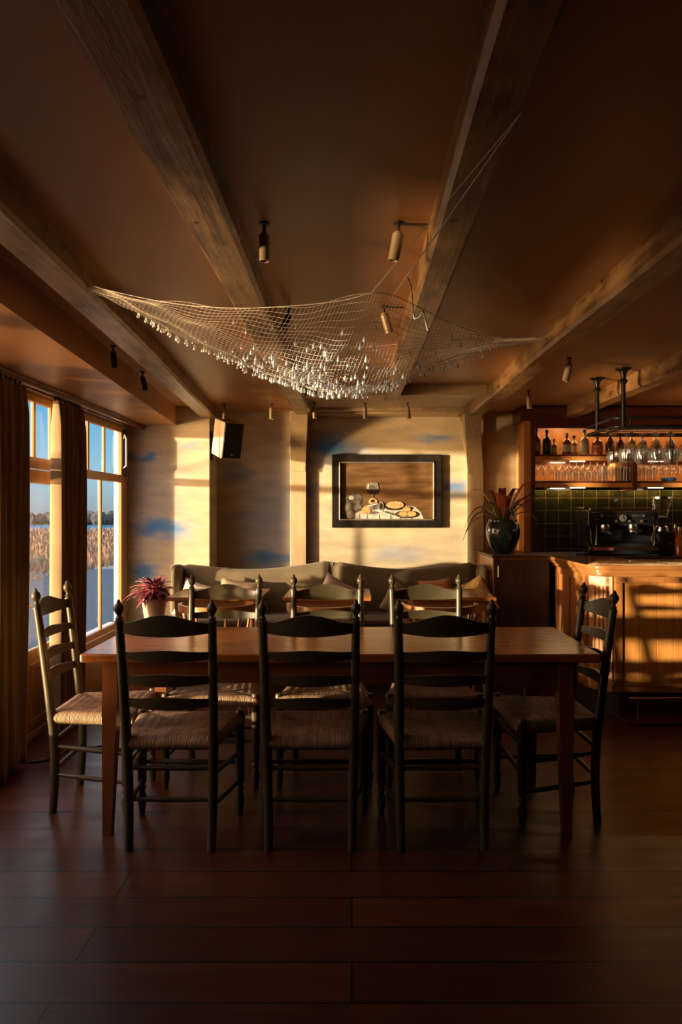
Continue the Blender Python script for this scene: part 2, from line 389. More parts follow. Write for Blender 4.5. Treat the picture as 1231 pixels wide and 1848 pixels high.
# beams
def beam(xa0, xb0, xa1, xb1, y0, y1, zb, label, n=60):
    m = MB(); rr = random.Random(int(abs(xa0)*1000))
    def sec(y):
        f = (y-y0)/(y1-y0); a = xa0+(xa1-xa0)*f; b = xb0+(xb1-xb0)*f
        a += math.sin(y*2.3+a*9)*.004; b += math.sin(y*1.9+b*5)*.004; z = zb+math.sin(y*1.3+a*3)*.004
        return [(a, y, ZC+.01), (a-.004, y, z+.014), (a+.010, y, z), (b-.010, y, z), (b+.004, y, z+.014), (b, y, ZC+.01)]
    ss = [[m.b.verts.new(p) for p in sec(y0+(y1-y0)*i/n)] for i in range(n+1)]
    for A, B in zip(ss, ss[1:]):
        for k in range(6): m._f([A[k], A[(k+1) % 6], B[(k+1) % 6], B[k]])
    m._f(ss[0]); m._f(ss[-1][::-1])
    return tag(m.build('ceiling_beam', M['beam'], smooth=40), label, 'beam', 'old ceiling beams')
beam(-.96, -.83, -1.32, -1.19, .2, 6.30, 2.20, 'worn ceiling beam nearest the windows, ending on the corner wall')
beam(-.475, -.352, -.475, -.345, YN, 6.57, 2.20, 'worn ceiling beam left of centre with knots and nail holes')
beam(.242, .350, .242, .350, YN, 5.35, 2.20, 'ceiling beam right of centre carrying the net cords')
beam(.975, 1.10, .985, 1.12, YN, 6.50, 2.20, 'ceiling beam between the net and the bar, ending on the right post')
beam(1.86, 1.98, 1.86, 1.98, YN, 6.35, 2.20, 'ceiling beam above the bar, furthest from the windows')
struct(MB().box(-.345, .985, 5.20, 5.34, 2.225, ZC+.01, .006).build('trim_2', M['timber']), 'cross beam closing the middle bay')
struct(MB().box(-.345, .985, 6.28, 6.60, 2.265, ZC+.01, .004).box(-.33, .97, 6.38, 6.60, 2.25, 2.266, .003).box(-.345, .985, 5.34, 6.3, 2.29, ZC+.01).build('trim_3', M['timber']), 'stepped moulding where ceiling meets back wall')
# posts with curved braces
def post(x0, x1, dx, y_tip, z_tip, label):
    p = empty('timber_post', ((x0+x1)/2, 6.585, 0), label, 'post'); cx = (x0+x1)/2
    MB().box(x0-cx, x1-cx, -.035, .02, 0, ZC, .004).build('post_shaft', M['timber'], p)
    m = MB(); n = 16; hw = (x1-x0)/2
    L = []
    for i in range(n+1):
        f = i/n; z = z_tip+(2.21-z_tip)*f; yf = -.04-(6.585-y_tip)*(f**2.2)*1.0-.012; xo = dx*f**1.6
        L.append([m.b.verts.new(q) for q in ((-hw*.96+xo, yf, z), (hw*.9+xo, yf, z), (hw*.9+xo, min(-.03, yf+.14), z), (-hw*.96+xo, min(-.03, yf+.14), z))])
    for A, B in zip(L, L[1:]):
        for k in range(4): m._f([A[k], A[(k+1) % 4], B[(k+1) % 4], B[k]])
    m._f(L[0]); m._f(L[-1][::-1])
    m.build('curved_brace', M['timber'], p, smooth=30)
post(-.560, -.415, .05, 6.10, 1.75, 'tan timber post left of the painting bending up into a beam')
post(1.05, 1.20, -.10, 6.12, 1.72, 'tan timber post with curved brace between painting and bar')
struct(MB().box(1.20, 1.235, 6.575, 6.61, 0, 2.2).build('trim_4', M['timber']))

# ------------------------------------------------------------------ windows and door
XF0, XF1 = XL-.022, XL+.010     # frame depth range
def frame_mb(m, y0, y1, z0, z1, t, bars_v=(), bars_h=(), x0=XF0, x1=XF1, bw=.035):
    m.box(x0, x1, y0, y0+t, z0, z1, .004); m.box(x0, x1, y1-t, y1, z0, z1, .004)
    m.box(x0, x1, y0+t, y1-t, z0, z0+t, .004); m.box(x0, x1, y0+t, y1-t, z1-t, z1, .004)
    for y in bars_v: m.box(x0+.02, x1-.006, y-bw/2, y+bw/2, z0+t, z1-t, .003)
    for z in bars_h: m.box(x0+.02, x1-.006, y0+t, y1-t, z-bw/2, z+bw/2, .003)
    return m
def window(name, y0, y1, z0, z1, zt, vb_up, vb_lo, label):
    r = struct(empty(name, (0, 0, 0)), label)
    m = MB(); frame_mb(m, y0, y1, z0, z1, .05)
    m.box(XF0, XF1+.01, y0+.04, y1-.04, zt-.032, zt+.032, .005)
    for y in vb_up: m.box(XF0+.006, XF1-.006, y-.013, y+.013, zt+.03, z1-.045, .003)
    for y in vb_lo: m.box(XF0+.004, XF1-.006, y-.015, y+.015, z0+.045, zt-.03, .003)
    m.build('window_frame', M['frame'], r)
    MB().box(XL-.014, XL-.010, y0+.04, y1-.04, z0+.04, z1-.04).build('window_pane', M['glass'], r)
    s = MB(); s.box(XL-WT+.005, XL-.024, y0+.002, y0+.03, z0, z1); s.box(XL-WT+.005, XL-.024, y1-.045, y1-.002, z0, z1); s.box(XL-WT-.03, XL-.024, y0+.03, y1-.055, z0-.03, z0+.035)
    s.build('outer_reveal', M['outer'], r)
    return r
w1 = window('window_1', 2.58, 3.96, .34, 2.10, 1.66, (3.56,), (3.36,), 'window nearest the camera behind the dark curtain')
w2 = window('window_2', 5.00, 6.12, .42, 2.10, 1.66, (5.33, 5.68), (5.60,), 'tall honey wood window in the far left corner')
w3 = struct(empty('window_3', (0, 0, 0)), 'high strip window nearest the camera')
m = MB(); frame_mb(m, 1.0, 2.45, 1.66, 2.10, .045, (1.48, 1.96), (), bw=.026); m.build('window_frame', M['frame'], w3)
MB().box(XL-.014, XL-.010, 1.04, 2.41, 1.70, 2.06).build('window_pane', M['glass'], w3)
# apron and sill below window_2
MB().box(XL, XL+.035, 5.0, 6.14, .36, .43, .006).build('window_sill', M['frame'], w2)
a = MB().box(XL, XL+.02, 5.0, 6.28, .05, .36, .003); a.box(XL+.02, XL+.028, 5.08, 5.55, .10, .31, .004); a.box(XL+.02, XL+.028, 5.63, 6.06, .10, .31, .004)
a.build('window_apron', M['frame'], w2)
h = MB().tube([(XL+.02, 6.085, 1.75), (XL+.045, 6.085, 1.77), (XL+.045, 6.085, 2.0), (XL+.03, 6.085, 2.03), (XL+.02, 6.085, 2.0)], .007, 8); h.build('window_stay', M['outer'], w2, smooth=60)
MB().box(XL+.005, XL+.03, 6.10, 6.14, 1.68, 2.08, .003).build('window_rail', M['blackp'], w2)
# door
d = struct(empty('door_1', (0, 0, 0)), 'glazed honey wood door between the two curtains')
m = MB(); frame_mb(m, 4.19, 4.93, 0.0, 2.10, .045)
m.box(XF0, XF1, 4.23, 4.89, 1.65, 1.72, .004); m.box(XF0+.006, XF1-.006, 4.41, 4.44, 1.71, 2.06, .003); m.box(XF0+.006, XF1-.006, 4.66, 4.69, 1.71, 2.06, .003)
m.build('door_frame', M['frame'], d)
m = MB(); y0, y1 = 4.237, 4.888
m.box(XL-.026, XL+.004, y0, y0+.085, .01, 1.645, .004); m.box(XL-.026, XL+.004, y1-.085, y1, .01, 1.645, .004)
m.box(XL-.026, XL+.004, y0+.085, y1-.085, 1.56, 1.645, .004); m.box(XL-.026, XL+.004, y0+.085, y1-.085, .01, .545, .004)
m.box(XL-.002, XL+.012, y0+.12, y1-.12, .08, .12, .003); m.box(XL-.002, XL+.012, y0+.12, y1-.12, .42, .46, .003); m.box(XL-.002, XL+.012, y0+.12, y0+.155, .12, .42, .003); m.box(XL-.002, XL+.012, y1-.155, y1-.12, .12, .42, .003)
m.build('door_leaf', M['frame'], d)
MB().box(XL-.013, XL-.009, y0+.08, y1-.08, .54, 1.565).build('door_pane', M['glass'], d)
MB().box(XL-.013, XL-.009, 4.23, 4.89, 1.71, 2.06).build('transom_pane', M['glass'], d)
MB().tube([(XL, y0+.04, .83), (XL+.05, y0+.04, .83), (XL+.052, y0-.03, .83)], .008, 8).build('door_handle', M['brass'], d, smooth=60)
MB().box(XL-.002, XL+.006, y0+.03, y0+.05, .68, .73, .002).build('keyhole_plate', M['black'], d)
struct(MB().box(XL, XL+.02, 3.96, 4.185, 0, .09, .004).box(XL, XL+.02, -1.7, 3.96, 0, .09, .004).build('baseboard_left', M['frame']))
struct(MB().box(XL, -1.245, 6.28, 6.3, 0, .09, .004).build('baseboard_pier', M['frame']))

# curtains
def curtain(x, y0, y1, z0, z1, folds, amp, label, fan=0.0, seed=1):
    root = empty('velvet_curtain', (x, (y0+y1)/2, 0), label, 'curtain', None); rr = random.Random(seed); ph = rr.random()*6
    yc = (y0+y1)/2; L = y1-y0
    def fn(u, v):
        z = z0+(z1-z0)*v; pl = 1 if v < .93 else 1-(v-.93)/.07*.45
        a = amp*pl*(.9+.3*math.sin(v*3+u*5))
        ph2 = ph+u*folds*2*PI+.5*math.sin(u*9+v*1.7)
        y = -L/2+L*u+math.sin(ph2*1.0+1.2)*.012
        y *= 1+fan*(1-v)
        return (math.sin(ph2)*a+amp*.3*math.sin(u*13+v*2), y, z)
    o = MB().grid(fn, int(folds*14), 40).build('curtain_cloth', M['velvetc'], root, smooth=80); solid(o, .008)
    for i in range(int(folds)+1):
        y = -L/2+L*i/int(folds); m = MB(); m.lathe([(0, -.02), (.006, -.02), (.006, -.008), (.011, -.006), (.011, .006), (0, .01)], (0, y, z1+.016), 8); m.build('curtain_hook', M['black'], root)
    return root
curtain(-1.80, 3.58, 3.90, .02, 2.07, 6, .040, 'dark brown velvet curtain at the left edge beside the door', .04, 3)
curtain(-1.83, 4.44, 4.84, .02, 2.07, 8, .036, 'sunlit olive brown velvet curtain between glazed door and tall window', .10, 8)
tag(MB().box(-1.835, -1.805, 2.7, 6.28, 2.095, 2.125, .004).box(-1.90, -1.88, 2.7, 6.28, 2.10, 2.13, .003).build('curtain_rail', M['redwood']), 'dark curtain rail under the soffit above the windows', 'curtain rail')

# ------------------------------------------------------------------ outside
EX = -2.25
def ground_mat(name, a, b, rough=.8, sc=.6):
    t = NT(name); n = t.noise(t.coords(), sc, 6, .6); return t.pbr(t.ramp(n, [(.35, a), (.65, b)]), rough, 0, t.bump(n, .3, .03), spec=.3)
GZ = -.62
struct(MB().box(-13.5, XL-WT, 2.4, 25, GZ-.2, GZ).build('ground_terrace', ground_mat('blue_grey_paving', (.025, .033, .05), (.045, .056, .08), .7, 3)), 'grey paved terrace outside the windows', 'terrace')
struct(MB().box(-400, -13.5, 8, 400, GZ-.25, GZ-.05).build('ground_field', ground_mat('dry_grass', (.20, .12, .06), (.28, .17, .09))), 'dry grass field beyond the terrace', 'field')
# reed clumps
def reeds():
    m = MB(); rr = random.Random(5)
    for i in range(9000):
        # scatter over wedge seen through the windows
        Y = rr.uniform(14, 72); k = -rr.uniform(.20, .56); X = k*Y
        if X > -9: continue
        hgt = rr.uniform(.15, .5)*(1 if Y > 24 else .5); a = rr.random()*PI; wd = rr.uniform(.05, .14)*(Y/30)
        dx, dy = math.cos(a)*wd, math.sin(a)*wd; lx, ly = rr.uniform(-.1, .1), rr.uniform(-.1, .1); z = GZ-.05
        vs = [m.b.verts.new(p) for p in ((X-dx, Y-dy, z), (X+dx, Y+dy, z), (X-dy*.6, Y+dx*.6, z), (X+lx, Y+ly, z+hgt))]
        m._f([vs[0], vs[1], vs[3]]); m._f([vs[1], vs[2], vs[3]]); m._f([vs[2], vs[0], vs[3]])
    return tag(m.build('reed_field', plain('dry_reed', (.25, .145, .09), .9, var=.1, scale=.5)), 'tan reed and dry grass bank outside beyond the windows', 'reeds', kind='stuff')
reeds()
wt = NT('lake_water'); wn = wt.noise(wt.coords((1, .3, 1)), 1.5, 4)
struct(MB().box(-200, -6, 62, 104, GZ-.06, GZ+.0).build('water_lake', wt.pbr((.05, .20, .36), .15, 0, wt.bump(wn, .3, .1))), 'blue strip of lake water beyond the reeds', 'lake')
def shore():
    m = MB(); rr = random.Random(11)
    for i in range(260):
        X = rr.uniform(-75, -12); Y = rr.uniform(104, 118); h_ = rr.uniform(.8, 2.2); r = rr.uniform(.5, 1.3)
        bmesh.ops.create_icosphere(m.b, subdivisions=2, radius=1, matrix=Matrix.Translation((X, Y, GZ+h_*.4)) @ Matrix.Diagonal((r, r*.7, h_*.5, 1)))
    for v in m.b.verts: v.co += Vector((rr.uniform(-.12, .12), rr.uniform(-.12, .12), rr.uniform(-.25, .25)))
    return tag(m.build('shore_shrubs', plain('winter_shrub', (.045, .045, .05), .95, var=.5, scale=1.2)), 'low line of bare shrubs on the far lake shore', 'shrubs', kind='stuff')
shore()
hb = MB(); rr = random.Random(4)
for i in range(240):
    Y = rr.uniform(10, 27); X = rr.uniform(-.52, -.40)*27+rr.uniform(-1.2, 1.2)-1
    bmesh.ops.create_icosphere(hb.b, subdivisions=1, radius=1, matrix=Matrix.Translation((X, Y, GZ+.1)) @ Matrix.Diagonal((.35, .35, .25, 1)))
tag(hb.build('low_hedge', plain('dark_hedge', (.06, .065, .045), .9, var=.4, scale=4)), 'low dark hedge outside edging the paved terrace', 'hedge', kind='stuff')

# ------------------------------------------------------------------ ladder back chair
def chair_proto():
    """front is +y; back posts at y=0"""
    root = empty('dining_chair', (0, 0, 0)); cm = M['chair']
    def bx(z):  # back post half spread
        return .170+.018*z
    def by(z):
        return .0+.012*max(0, .45-z)/.45*0 - (.075*((z-.42)/.6)**1.15 if z > .42 else 0) + .012*math.sin(min(z, .45)/.45*PI)
    for s in (-1, 1):
        m = MB(); pts = []; rs = []
        for i in range(15):
            z = .0+.945*i/14; pts.append((s*bx(z), by(z), z)); rs.append(.0175+.003*math.sin(PI*min(1, z/.9)))
        m.tube(pts, rs, 14)
        z0 = .945
        prof = [(.0195, -.004), (.0195, .004), (.014, .008), (.014, .012), (.017, .015), (.014, .018), (.010, .022), (.0095, .030), (.015, .038), (.0205, .050), (.021, .058), (.017, .070), (.009, .077), (.0085, .081), (.0055, .088), (0, .093)]
        m.lathe(prof, (0, 0, 0), 16, Matrix.Translation((s*bx(z0), by(z0), z0)) @ Matrix.Rotation(.10, 4, 'X'))
        m.build('back_post', cm, root, smooth=50)
        # front leg with turned foot
        m = MB(); x = s*.225; y = .355
        m.lathe([(0, 0), (.013, .002), (.015, .02), (.019, .05), (.022, .075), (.016, .095), (.013, .105), (.019, .118), (.019, .126), (.013, .134), (.020, .15), (.0215, .25), (.0215, .42), (.021, .468), (.017, .478), (0, .482)], (x, y, 0), 16)
        m.build('front_leg', cm, root, smooth=50)
    # slats
    def slat(zb, zt, arch, dip, th=.009):
        m = MB(); n = 24; xh0 = bx(zb)-.004
        T = []; 
        for i in range(n+1):
            t = -1+2*i/n; x = t*xh0; bow = -.038*(1-t*t)
            a = (math.cos(PI*t)*.5+.5)
            zt_ = zt-arch+arch*a if arch > 0 else zt
            zb_ = zb+dip*(t*t)
            y = by((zb+zt)/2)+bow
            T.append([m.b.verts.new(q) for q in ((x, y-th/2, zb_), (x, y+th/2, zb_), (x, y+th/2-.004, zt_), (x, y-th/2-.004, zt_))])
        for A, B in zip(T, T[1:]):
            for k in range(4): m._f([A[k], A[(k+1) % 4], B[(k+1) % 4], B[k]])
        m._f(T[0]); m._f(T[-1][::-1])
        m.build('back_slat', cm, root, smooth=40)
    slat(.890, .978, .036, .012); slat(.786, .834, .010, .008); slat(.686, .736, .010, .008); slat(.590, .640, .010, .008)
    # rungs
    def rung(a, b, r=.0105):
        a = Vector(a); b = Vector(b); pts = [a.lerp(b, i/8) for i in range(9)]; rs = [r*(.75+.35*math.sin(PI*i/8)) for i in range(9)]
        MB().tube(pts, rs, 10).build('rung', cm, root, smooth=60)
    for z in (.335, .205): rung((-bx(z), by(z), z), (bx(z), by(z), z))
    for z in (.30, .17):
        for s in (-1, 1): rung((s*bx(z), by(z), z+.01), (s*.225, .355, z-.012))
    for z in (.36, .24): rung((-.225, .355, z), (.225, .355, z), .012)
    # seat rails
    m = MB(); m.tube([(-.176, .0, .425), (.176, .0, .425)], .012, 8); m.tube([(-.225, .355, .425), (.225, .355, .425)], .012, 8)
    for s in (-1, 1): m.tube([(s*.176, 0, .425), (s*.225, .355, .425)], .012, 8)
    m.build('seat_rail', cm, root, smooth=60)
    # rush seat: thick pad, rolled edges, four sunk quadrants
    m = MB(); N = 40
    def hw(y): return .185+(.240-.185)*max(0, min(1, y/.37))
    def top(u, v):
        y = -.012+.394*v; x = (2*u-1)*hw(y)
        a = abs(2*u-1); b = abs(2*v-1); e = max(a, b)
        z = .462+.014*(1-abs(e-.72)/.28 if e > .44 else .0)
        z = .470 - .010*(1-e)**.6 + .004*math.sin(e*PI)
        if abs(a-b) < .06: z -= .006*(1-abs(a-b)/.06)*e
        if e > .93: z -= .012*((e-.93)/.07)**2
        z += .0012*math.sin(a*90)*(a > b)+.0012*math.sin(b*90)*(b >= a)
        return (x, y, z)
    V = [[m.b.verts.new(top(i/N, j/N)) for j in range(N+1)] for i in range(N+1)]
    for i in range(N):
        for j in range(N): m._f([V[i][j], V[i+1][j], V[i+1][j+1], V[i][j+1]])
    ring = [V[i][0] for i in range(N)]+[V[N][j] for j in range(N)]+[V[N-i][N] for i in range(N)]+[V[0][N-j] for j in range(N)]
    prev = ring
    for k, (off, z) in enumerate(((.007, .448), (.008, .436), (.003, .424), (-.01, .416))):
        cur = []
        for q in ring:
            c = Vector((0, .185, 0)); dv = Vector((q.co.x, q.co.y, 0))-c; dv.normalize()
            cur.append(m.b.verts.new((q.co.x+dv.x*off, q.co.y+dv.y*off, z)))
        for i in range(len(ring)):
            j = (i+1) % len(ring); m._f([prev[i], prev[j], cur[j], cur[i]])
        prev = cur
    m._f(prev)
    m.build('rush_seat', M['rush'], root, smooth=60)
    return root
CP = chair_proto(); first = True
GRP = 'ladder back chairs around the long table'
def put_chair(x, y, rz, label):
    global first
    c = CP if first else copy_tree(CP); first = False
    c.location = (x, y, 0); c.rotation_euler = (0, 0, rz); tag(c, label, 'chair', GRP)
put_chair(-.744, 2.948, math.radians(-1), 'dark ladder back chair with rush seat, left of the three on the near side')
put_chair(-.170, 2.948, 0, 'dark ladder back chair with rush seat, middle of the three on the near side')
put_chair(.372, 2.948, math.radians(2.0), 'ladder back chair with scuffed feet, right of the three on the near side')
put_chair(-.706, 3.955, PI, 'ladder back chair behind the long table beside the potted pink plant')
put_chair(-.138, 3.955, PI, 'ladder back chair behind the long table, middle of the far three')
put_chair(.412, 3.955, PI, 'ladder back chair behind the long table, nearest the bar of the far three')
put_chair(-1.378, 3.485, math.radians(-89.5), 'sunlit golden looking ladder back chair at the window end of the long table')
put_chair(1.092, 3.395, math.radians(92.5), 'ladder back chair at the bar end of the long table')

# ------------------------------------------------------------------ long table
T = empty('dining_table', (-.05, 3.40, 0), 'long varnished pine farmhouse table with tapered legs surrounded by eight chairs', 'table')
MB().box(-1.10, 1.105, -.36, .36, .748, .785, .007).build('tabletop', M['tabletop'], T)
for (x0, x1, y0, y1, sx, sy) in ((-1.01, -.945, -.335, -.27, -.02, 0), (.93, .995, -.335, -.27, .01, 0), (-.955, -.89, .27, .335, -.01, 0), (.93, .995, .27, .335, .01, 0)):
    m = MB(); cx, cy = (x0+x1)/2, (y0+y1)/2
    L = [[m.b.verts.new((cx+sx*(1-z/.75)+q*hw_, cy+p*hw_, z)) for q, p in ((-1, -1), (1, -1), (1, 1), (-1, 1))] for z, hw_ in ((0, .019), (.35, .027), (.60, .0325), (.748, .0325))]
    for A, B in zip(L, L[1:]):
        for k in range(4): m._f([A[k], A[(k+1) % 4], B[(k+1) % 4], B[k]])
    m._f(L[0]); m._f(L[-1][::-1]); m.build('leg', M['tableleg'], T)
m = MB()
ap = [(-.945, .748), (.93, .748), (.93, .615), (.80, .635), (.62, .655), (-.62, .655), (-.80, .635), (-.945, .615)]
m.prism(ap, -.325, -.300, 'y'); m.prism(ap, .300, .325, 'y')
m.box(-.99, -.965, -.27, .27, .645, .748); m.box(.95, .975, -.27, .27, .645, .748)
m.build('apron', M['tableleg'], T)

# ------------------------------------------------------------------ sofa
S = empty('banquette_sofa', (-.16, 6.1, 0), 'olive velvet banquette sofa with wavy back along the mural wall', 'sofa')
def sofa_back(xa, xb, fz):
    m = MB(); n = 40; rows = []
    for i in range(n+1):
        x = xa+(xb-xa)*i/n; zt = fz(x); row = []
        e = min(1, min(i, n-i)/1.5); 
        pr = [(-.13, .30), (-.15+.0*e, .50), (-.145, .70), (-.12, zt-.035), (-.085, zt-.006), (-.05, zt), (-.01, zt-.008), (.012, zt-.04), (.012, .30)]
        row = [m.b.verts.new((x, (q[0]+.0) if e >= 1 else (q[0]*.6-.02), q[1] if e >= 1 else q[1]-.012)) for q in pr]; rows.append(row)
    for A, B in zip(rows, rows[1:]):
        for k in range(8): m._f([A[k], A[k+1], B[k+1], B[k]])
    m._f(rows[0]); m._f(rows[-1][::-1])
    m.build('back_cushion', M['velvet'], S, smooth=60)
def top_l(x):   # local x; seam at 0
    t = (x+1.27)/1.27; return .945-.045*math.sin(t*PI*1.05)**1 + .03*t**3 + (.005 if t < .3 else 0)
def top_r(x):
    t = x/1.2; return .972-.062*math.sin(min(1, t*1.05)*PI*.98)*(1)-.012*t
sofa_back(-1.27, -.003, top_l); sofa_back(.003, 1.21, top_r)
for x in (-1.285, 1.235):
    m = MB(); 
    m.lathe([(0, -.14), (.035, -.135), (.05, -.11), (.055, 0), (.05, .30), (.035, .345), (0, .35)], (0, 0, 0), 20, Matrix.Translation((x, -.17, .60)) @ Matrix.Diagonal((1.0, 2.2, 1, 1)))
    m.build('side_wing', M['velvet'], S, smooth=60)
m = MB(); m.box(-1.29, 1.24, -.62, -.10, .36, .555, .03); m.build('seat_cushion', M['velvet'], S, smooth=50)
MB().box(-1.27, 1.22, -.58, .0, .12, .36, .01).build('sofa_base', M['velvet'], S)
m = MB()
for i in range(84):
    x = -1.26+i*.03; m.lathe([(0, -.004), (.006, -.002), (.006, .002), (0, .004)], (0, 0, 0), 6, Matrix.Translation((x, -.622, .40)) @ Matrix.Rotation(PI/2, 4, 'X'))
tag(m.build('stud_row', M['studs'], S), kind='stuff')
for x in (-1.2, 1.15):
    for y in (-.56, -.06): MB().lathe([(.022, 0), (.03, .12)], (x, y, 0), 10).build('sofa_foot', M['darkwood'], S)

def cushion(x, y, z, w_, h_, mat, rot, label, tilt=-.35):
    m = MB(); n = 14
    for sgn in (1, -1):
        def fn(u, v):
            a, b = 2*u-1, 2*v-1; t = max(0, (1-a**4))*max(0, (1-b**4)); pin = 1-.10*(1-a*a)*(abs(b))-.0
            pin2 = 1-.10*(1-b*b)*abs(a)
            return (a*w_/2*pin2, sgn*.055*t**.6, b*h_/2*(1-.10*(1-a*a)))
        m.grid(fn, n, n)
    bmesh.ops.remove_doubles(m.b, verts=m.b.verts, dist=.0005)
    o = m.build('cushion', mat, smooth=60); o.location = (x, y, z); o.rotation_euler = (tilt, rot, 0)
    return tag(o, label, 'cushion', 'cushions on the banquette')
cushion(-1.26, 5.84, .66, .30, .32, M['cream'], .3, 'pale cushion leaning in the left corner of the sofa')
cushion(-.91, 5.83, .67, .36, .34, M['brownc'], .12, 'brown cushion on the sofa behind the left small table')
cushion(-.14, 5.83, .69, .30, .32, M['cream'], .5, 'cream cushion propped at the sofa seam')
cushion(.40, 5.83, .68, .28, .30, M['brownc'], .45, 'dark cushion propped right of the sofa centre')
cushion(.69, 5.80, .685, .27, .33, M['rust'], -.12, 'rust orange cushion on the right part of the sofa')
cushion(1.0, 5.80, .69, .27, .32, M['gold'], -.45, 'gold patterned cushion in the right corner of the sofa')

# ------------------------------------------------------------------ small tables + wooden chairs in front of the sofa
def small_table(x0, x1, label):
    cx = (x0+x1)/2; r = empty('side_table', (cx, 5.19, 0), label, 'table', 'small tables in front of the sofa'); w_ = (x1-x0)/2
    MB().box(-w_, w_, -.28, .28, .775, .80, .005).build('tabletop', M['tabletop'], r)
    MB().box(-w_+.05, w_-.05, -.23, .23, .70, .775, .003).build('apron', M['barwood'], r)
    for sx in (-1, 1):
        for sy in (-1, 1): MB().lathe([(.014, 0), (.022, .7)], (sx*(w_-.07), sy*.21, 0), 12).build('leg', M['barwood'], r, smooth=50)
small_table(-1.27, -.62, 'small square wooden table before the left end of the sofa')
small_table(-.47, .135, 'small square wooden table before the sofa seam')
small_table(.37, .99, 'small square wooden table before the right end of the sofa')
def bistro(x, y, label):
    r = empty('armchair', (x, y, 0), label, 'chair', 'low wooden armchairs before the sofa')
    m = MB(); n = 20; L = []
    for i in range(n+1):
        a = -PI*.5*1.05+PI*1.05*i/n; R0 = .235; c, s_ = math.sin(a), -math.cos(a)
        L.append([m.b.verts.new(((R0+q)*c, (R0+q)*s_+.2, z)) for q, z in ((-.012, .755), (.012, .755), (.014, .80), (-.010, .80))])
    for A, B in zip(L, L[1:]):
        for k in range(4): m._f([A[k], A[(k+1) % 4], B[(k+1) % 4], B[k]])
    m._f(L[0]); m._f(L[-1][::-1]); m.build('crest_rail', M['barwood'], r, smooth=40)
    for i in range(7):
        a = -1.2+2.4*i/6; MB().tube([(.19*math.sin(a), .2-.19*math.cos(a), .45), (.235*math.sin(a), .2-.235*math.cos(a), .76)], .009, 8).build('spindle', M['barwood'], r, smooth=60)
    MB().lathe([(0, .425), (.19, .425), (.215, .435), (.215, .45), (.19, .46), (0, .452)], (0, .2, 0), 28).build('seat', M['barwood'], r, smooth=50)
    for sx in (-1, 1):
        for sy in (-1, 1): MB().tube([(sx*.13, .2+sy*.12, .43), (sx*.19, .2+sy*.18, 0.0)], [.017, .012], 8).build('leg', M['barwood'], r, smooth=60)
bistro(-.86, 4.42, 'low wooden armchair with curved rail by the left small table')
bistro(-.17, 4.42, 'low wooden armchair with curved rail by the middle small table')
bistro(.56, 4.42, 'low wooden armchair with curved rail by the right small table')

# ------------------------------------------------------------------ plant on stand at left
rt = empty('pedestal_table', (-1.47, 5.36, 0), 'small round pedestal table under the pink leaved plant', 'table')
MB().lathe([(0, .552), (.10, .552), (.108, .560), (.108, .576), (.10, .582), (0, .582)], (0, 0, 0), 32).build('tabletop', M['frame'], rt, smooth=40)
MB().lathe([(0, 0), (.105, 0), (.105, .02), (.03, .05), (.022, .1), (.022, .5), (.05, .552)], (0, 0, 0), 20).build('pedestal', M['black'], rt, smooth=40)
pp = empty('potted_plant', (-1.47, 5.36, .582), 'clay pot of crimson and pink leaves beside the tall window', 'plant')
MB().lathe([(0, 0), (.062, 0), (.072, .06), (.078, .115), (.086, .13), (.086, .145), (.076, .145), (.070, .125), (0, .12)], (0, 0, 0), 28).build('pot', M['pot'], pp, smooth=50)
m = MB(); rr = random.Random(21)
for i in range(230):
    az = rr.random()*2*PI; el = rr.uniform(-.25, 1.45); d0 = Vector((math.cos(az)*math.cos(el), math.sin(az)*math.cos(el), math.sin(el)))
    ctr = Vector((rr.uniform(-.02, .02), 0, .17)); ln = rr.uniform(.05, .13)*(1.1 if el > .1 else .7); 
    if math.cos(az) < -.6 and el < .6: ln *= 1.2
    p0 = ctr+d0*rr.uniform(.0, .07); pts = [p0+d0*ln*t+Vector((0, 0, -.05*t*t*ln/.1)) for t in (0, .25, .5, .75, 1)]
    side = d0.cross(Vector((0, 0, 1))).normalized() if abs(d0.z) < .95 else Vector((1, 0, 0))
    m.mi = rr.choice((0, 0, 1, 2, 2, 0)); wd = rr.uniform(.010, .019)
    m.ribbon(pts, [.002, wd, wd*1.05, wd*.6, .001], side, .0012, .25)
m.build('foliage', [M['pink'], M['pinkl'], M['purple']], pp, smooth=40); pp.scale = (1.12, 1.12, 1.12)

# ------------------------------------------------------------------ dark cabinet, vase with bromeliad
cb = empty('low_cabinet', (1.385, 6.18, 0), 'dark wood cabinet with pale side under the green vase', 'cabinet')
m = MB(); m.box(-.249, .20, -.39, .08, .0, 1.01, .004); m.box(-.249, .105, .08, .36, .0, 1.01, .004); m.build('body', M['barwood'], cb)
MB().box(-.26, .215, -.40, .10, 1.01, 1.032, .004).box(-.26, .11, .09, .36, 1.01, 1.032, .004).build('cabinet_top', M['darkwood'], cb)
m = MB(); m.box(-.205, .20, -.404, -.388, .06, 1.0, .003); m.build('door', M['darkwood'], cb)
MB().box(-.245, -.215, -.402, -.388, .0, 1.008, .002).build('front_stile', M['darkwood'], cb)
MB().tube([(-.212, -.408, .86), (-.212, -.408, .95)], .005, 6).build('hinge', M['chrome'], cb)
v = empty('potted_bromeliad', (1.275, 6.08, 1.032), 'glossy dark green vase of long red strap leaves on the dark cabinet', 'plant')
MB().lathe([(0, 0), (.075, 0), (.082, .012), (.115, .07), (.138, .14), (.143, .19), (.136, .235), (.122, .262), (.118, .272), (.122, .285), (.112, .287), (.104, .27), (.1, .25), (0, .24)], (0, 0, 0), 40).build('vase', M['glaze'], v, smooth=60)
m = MB()
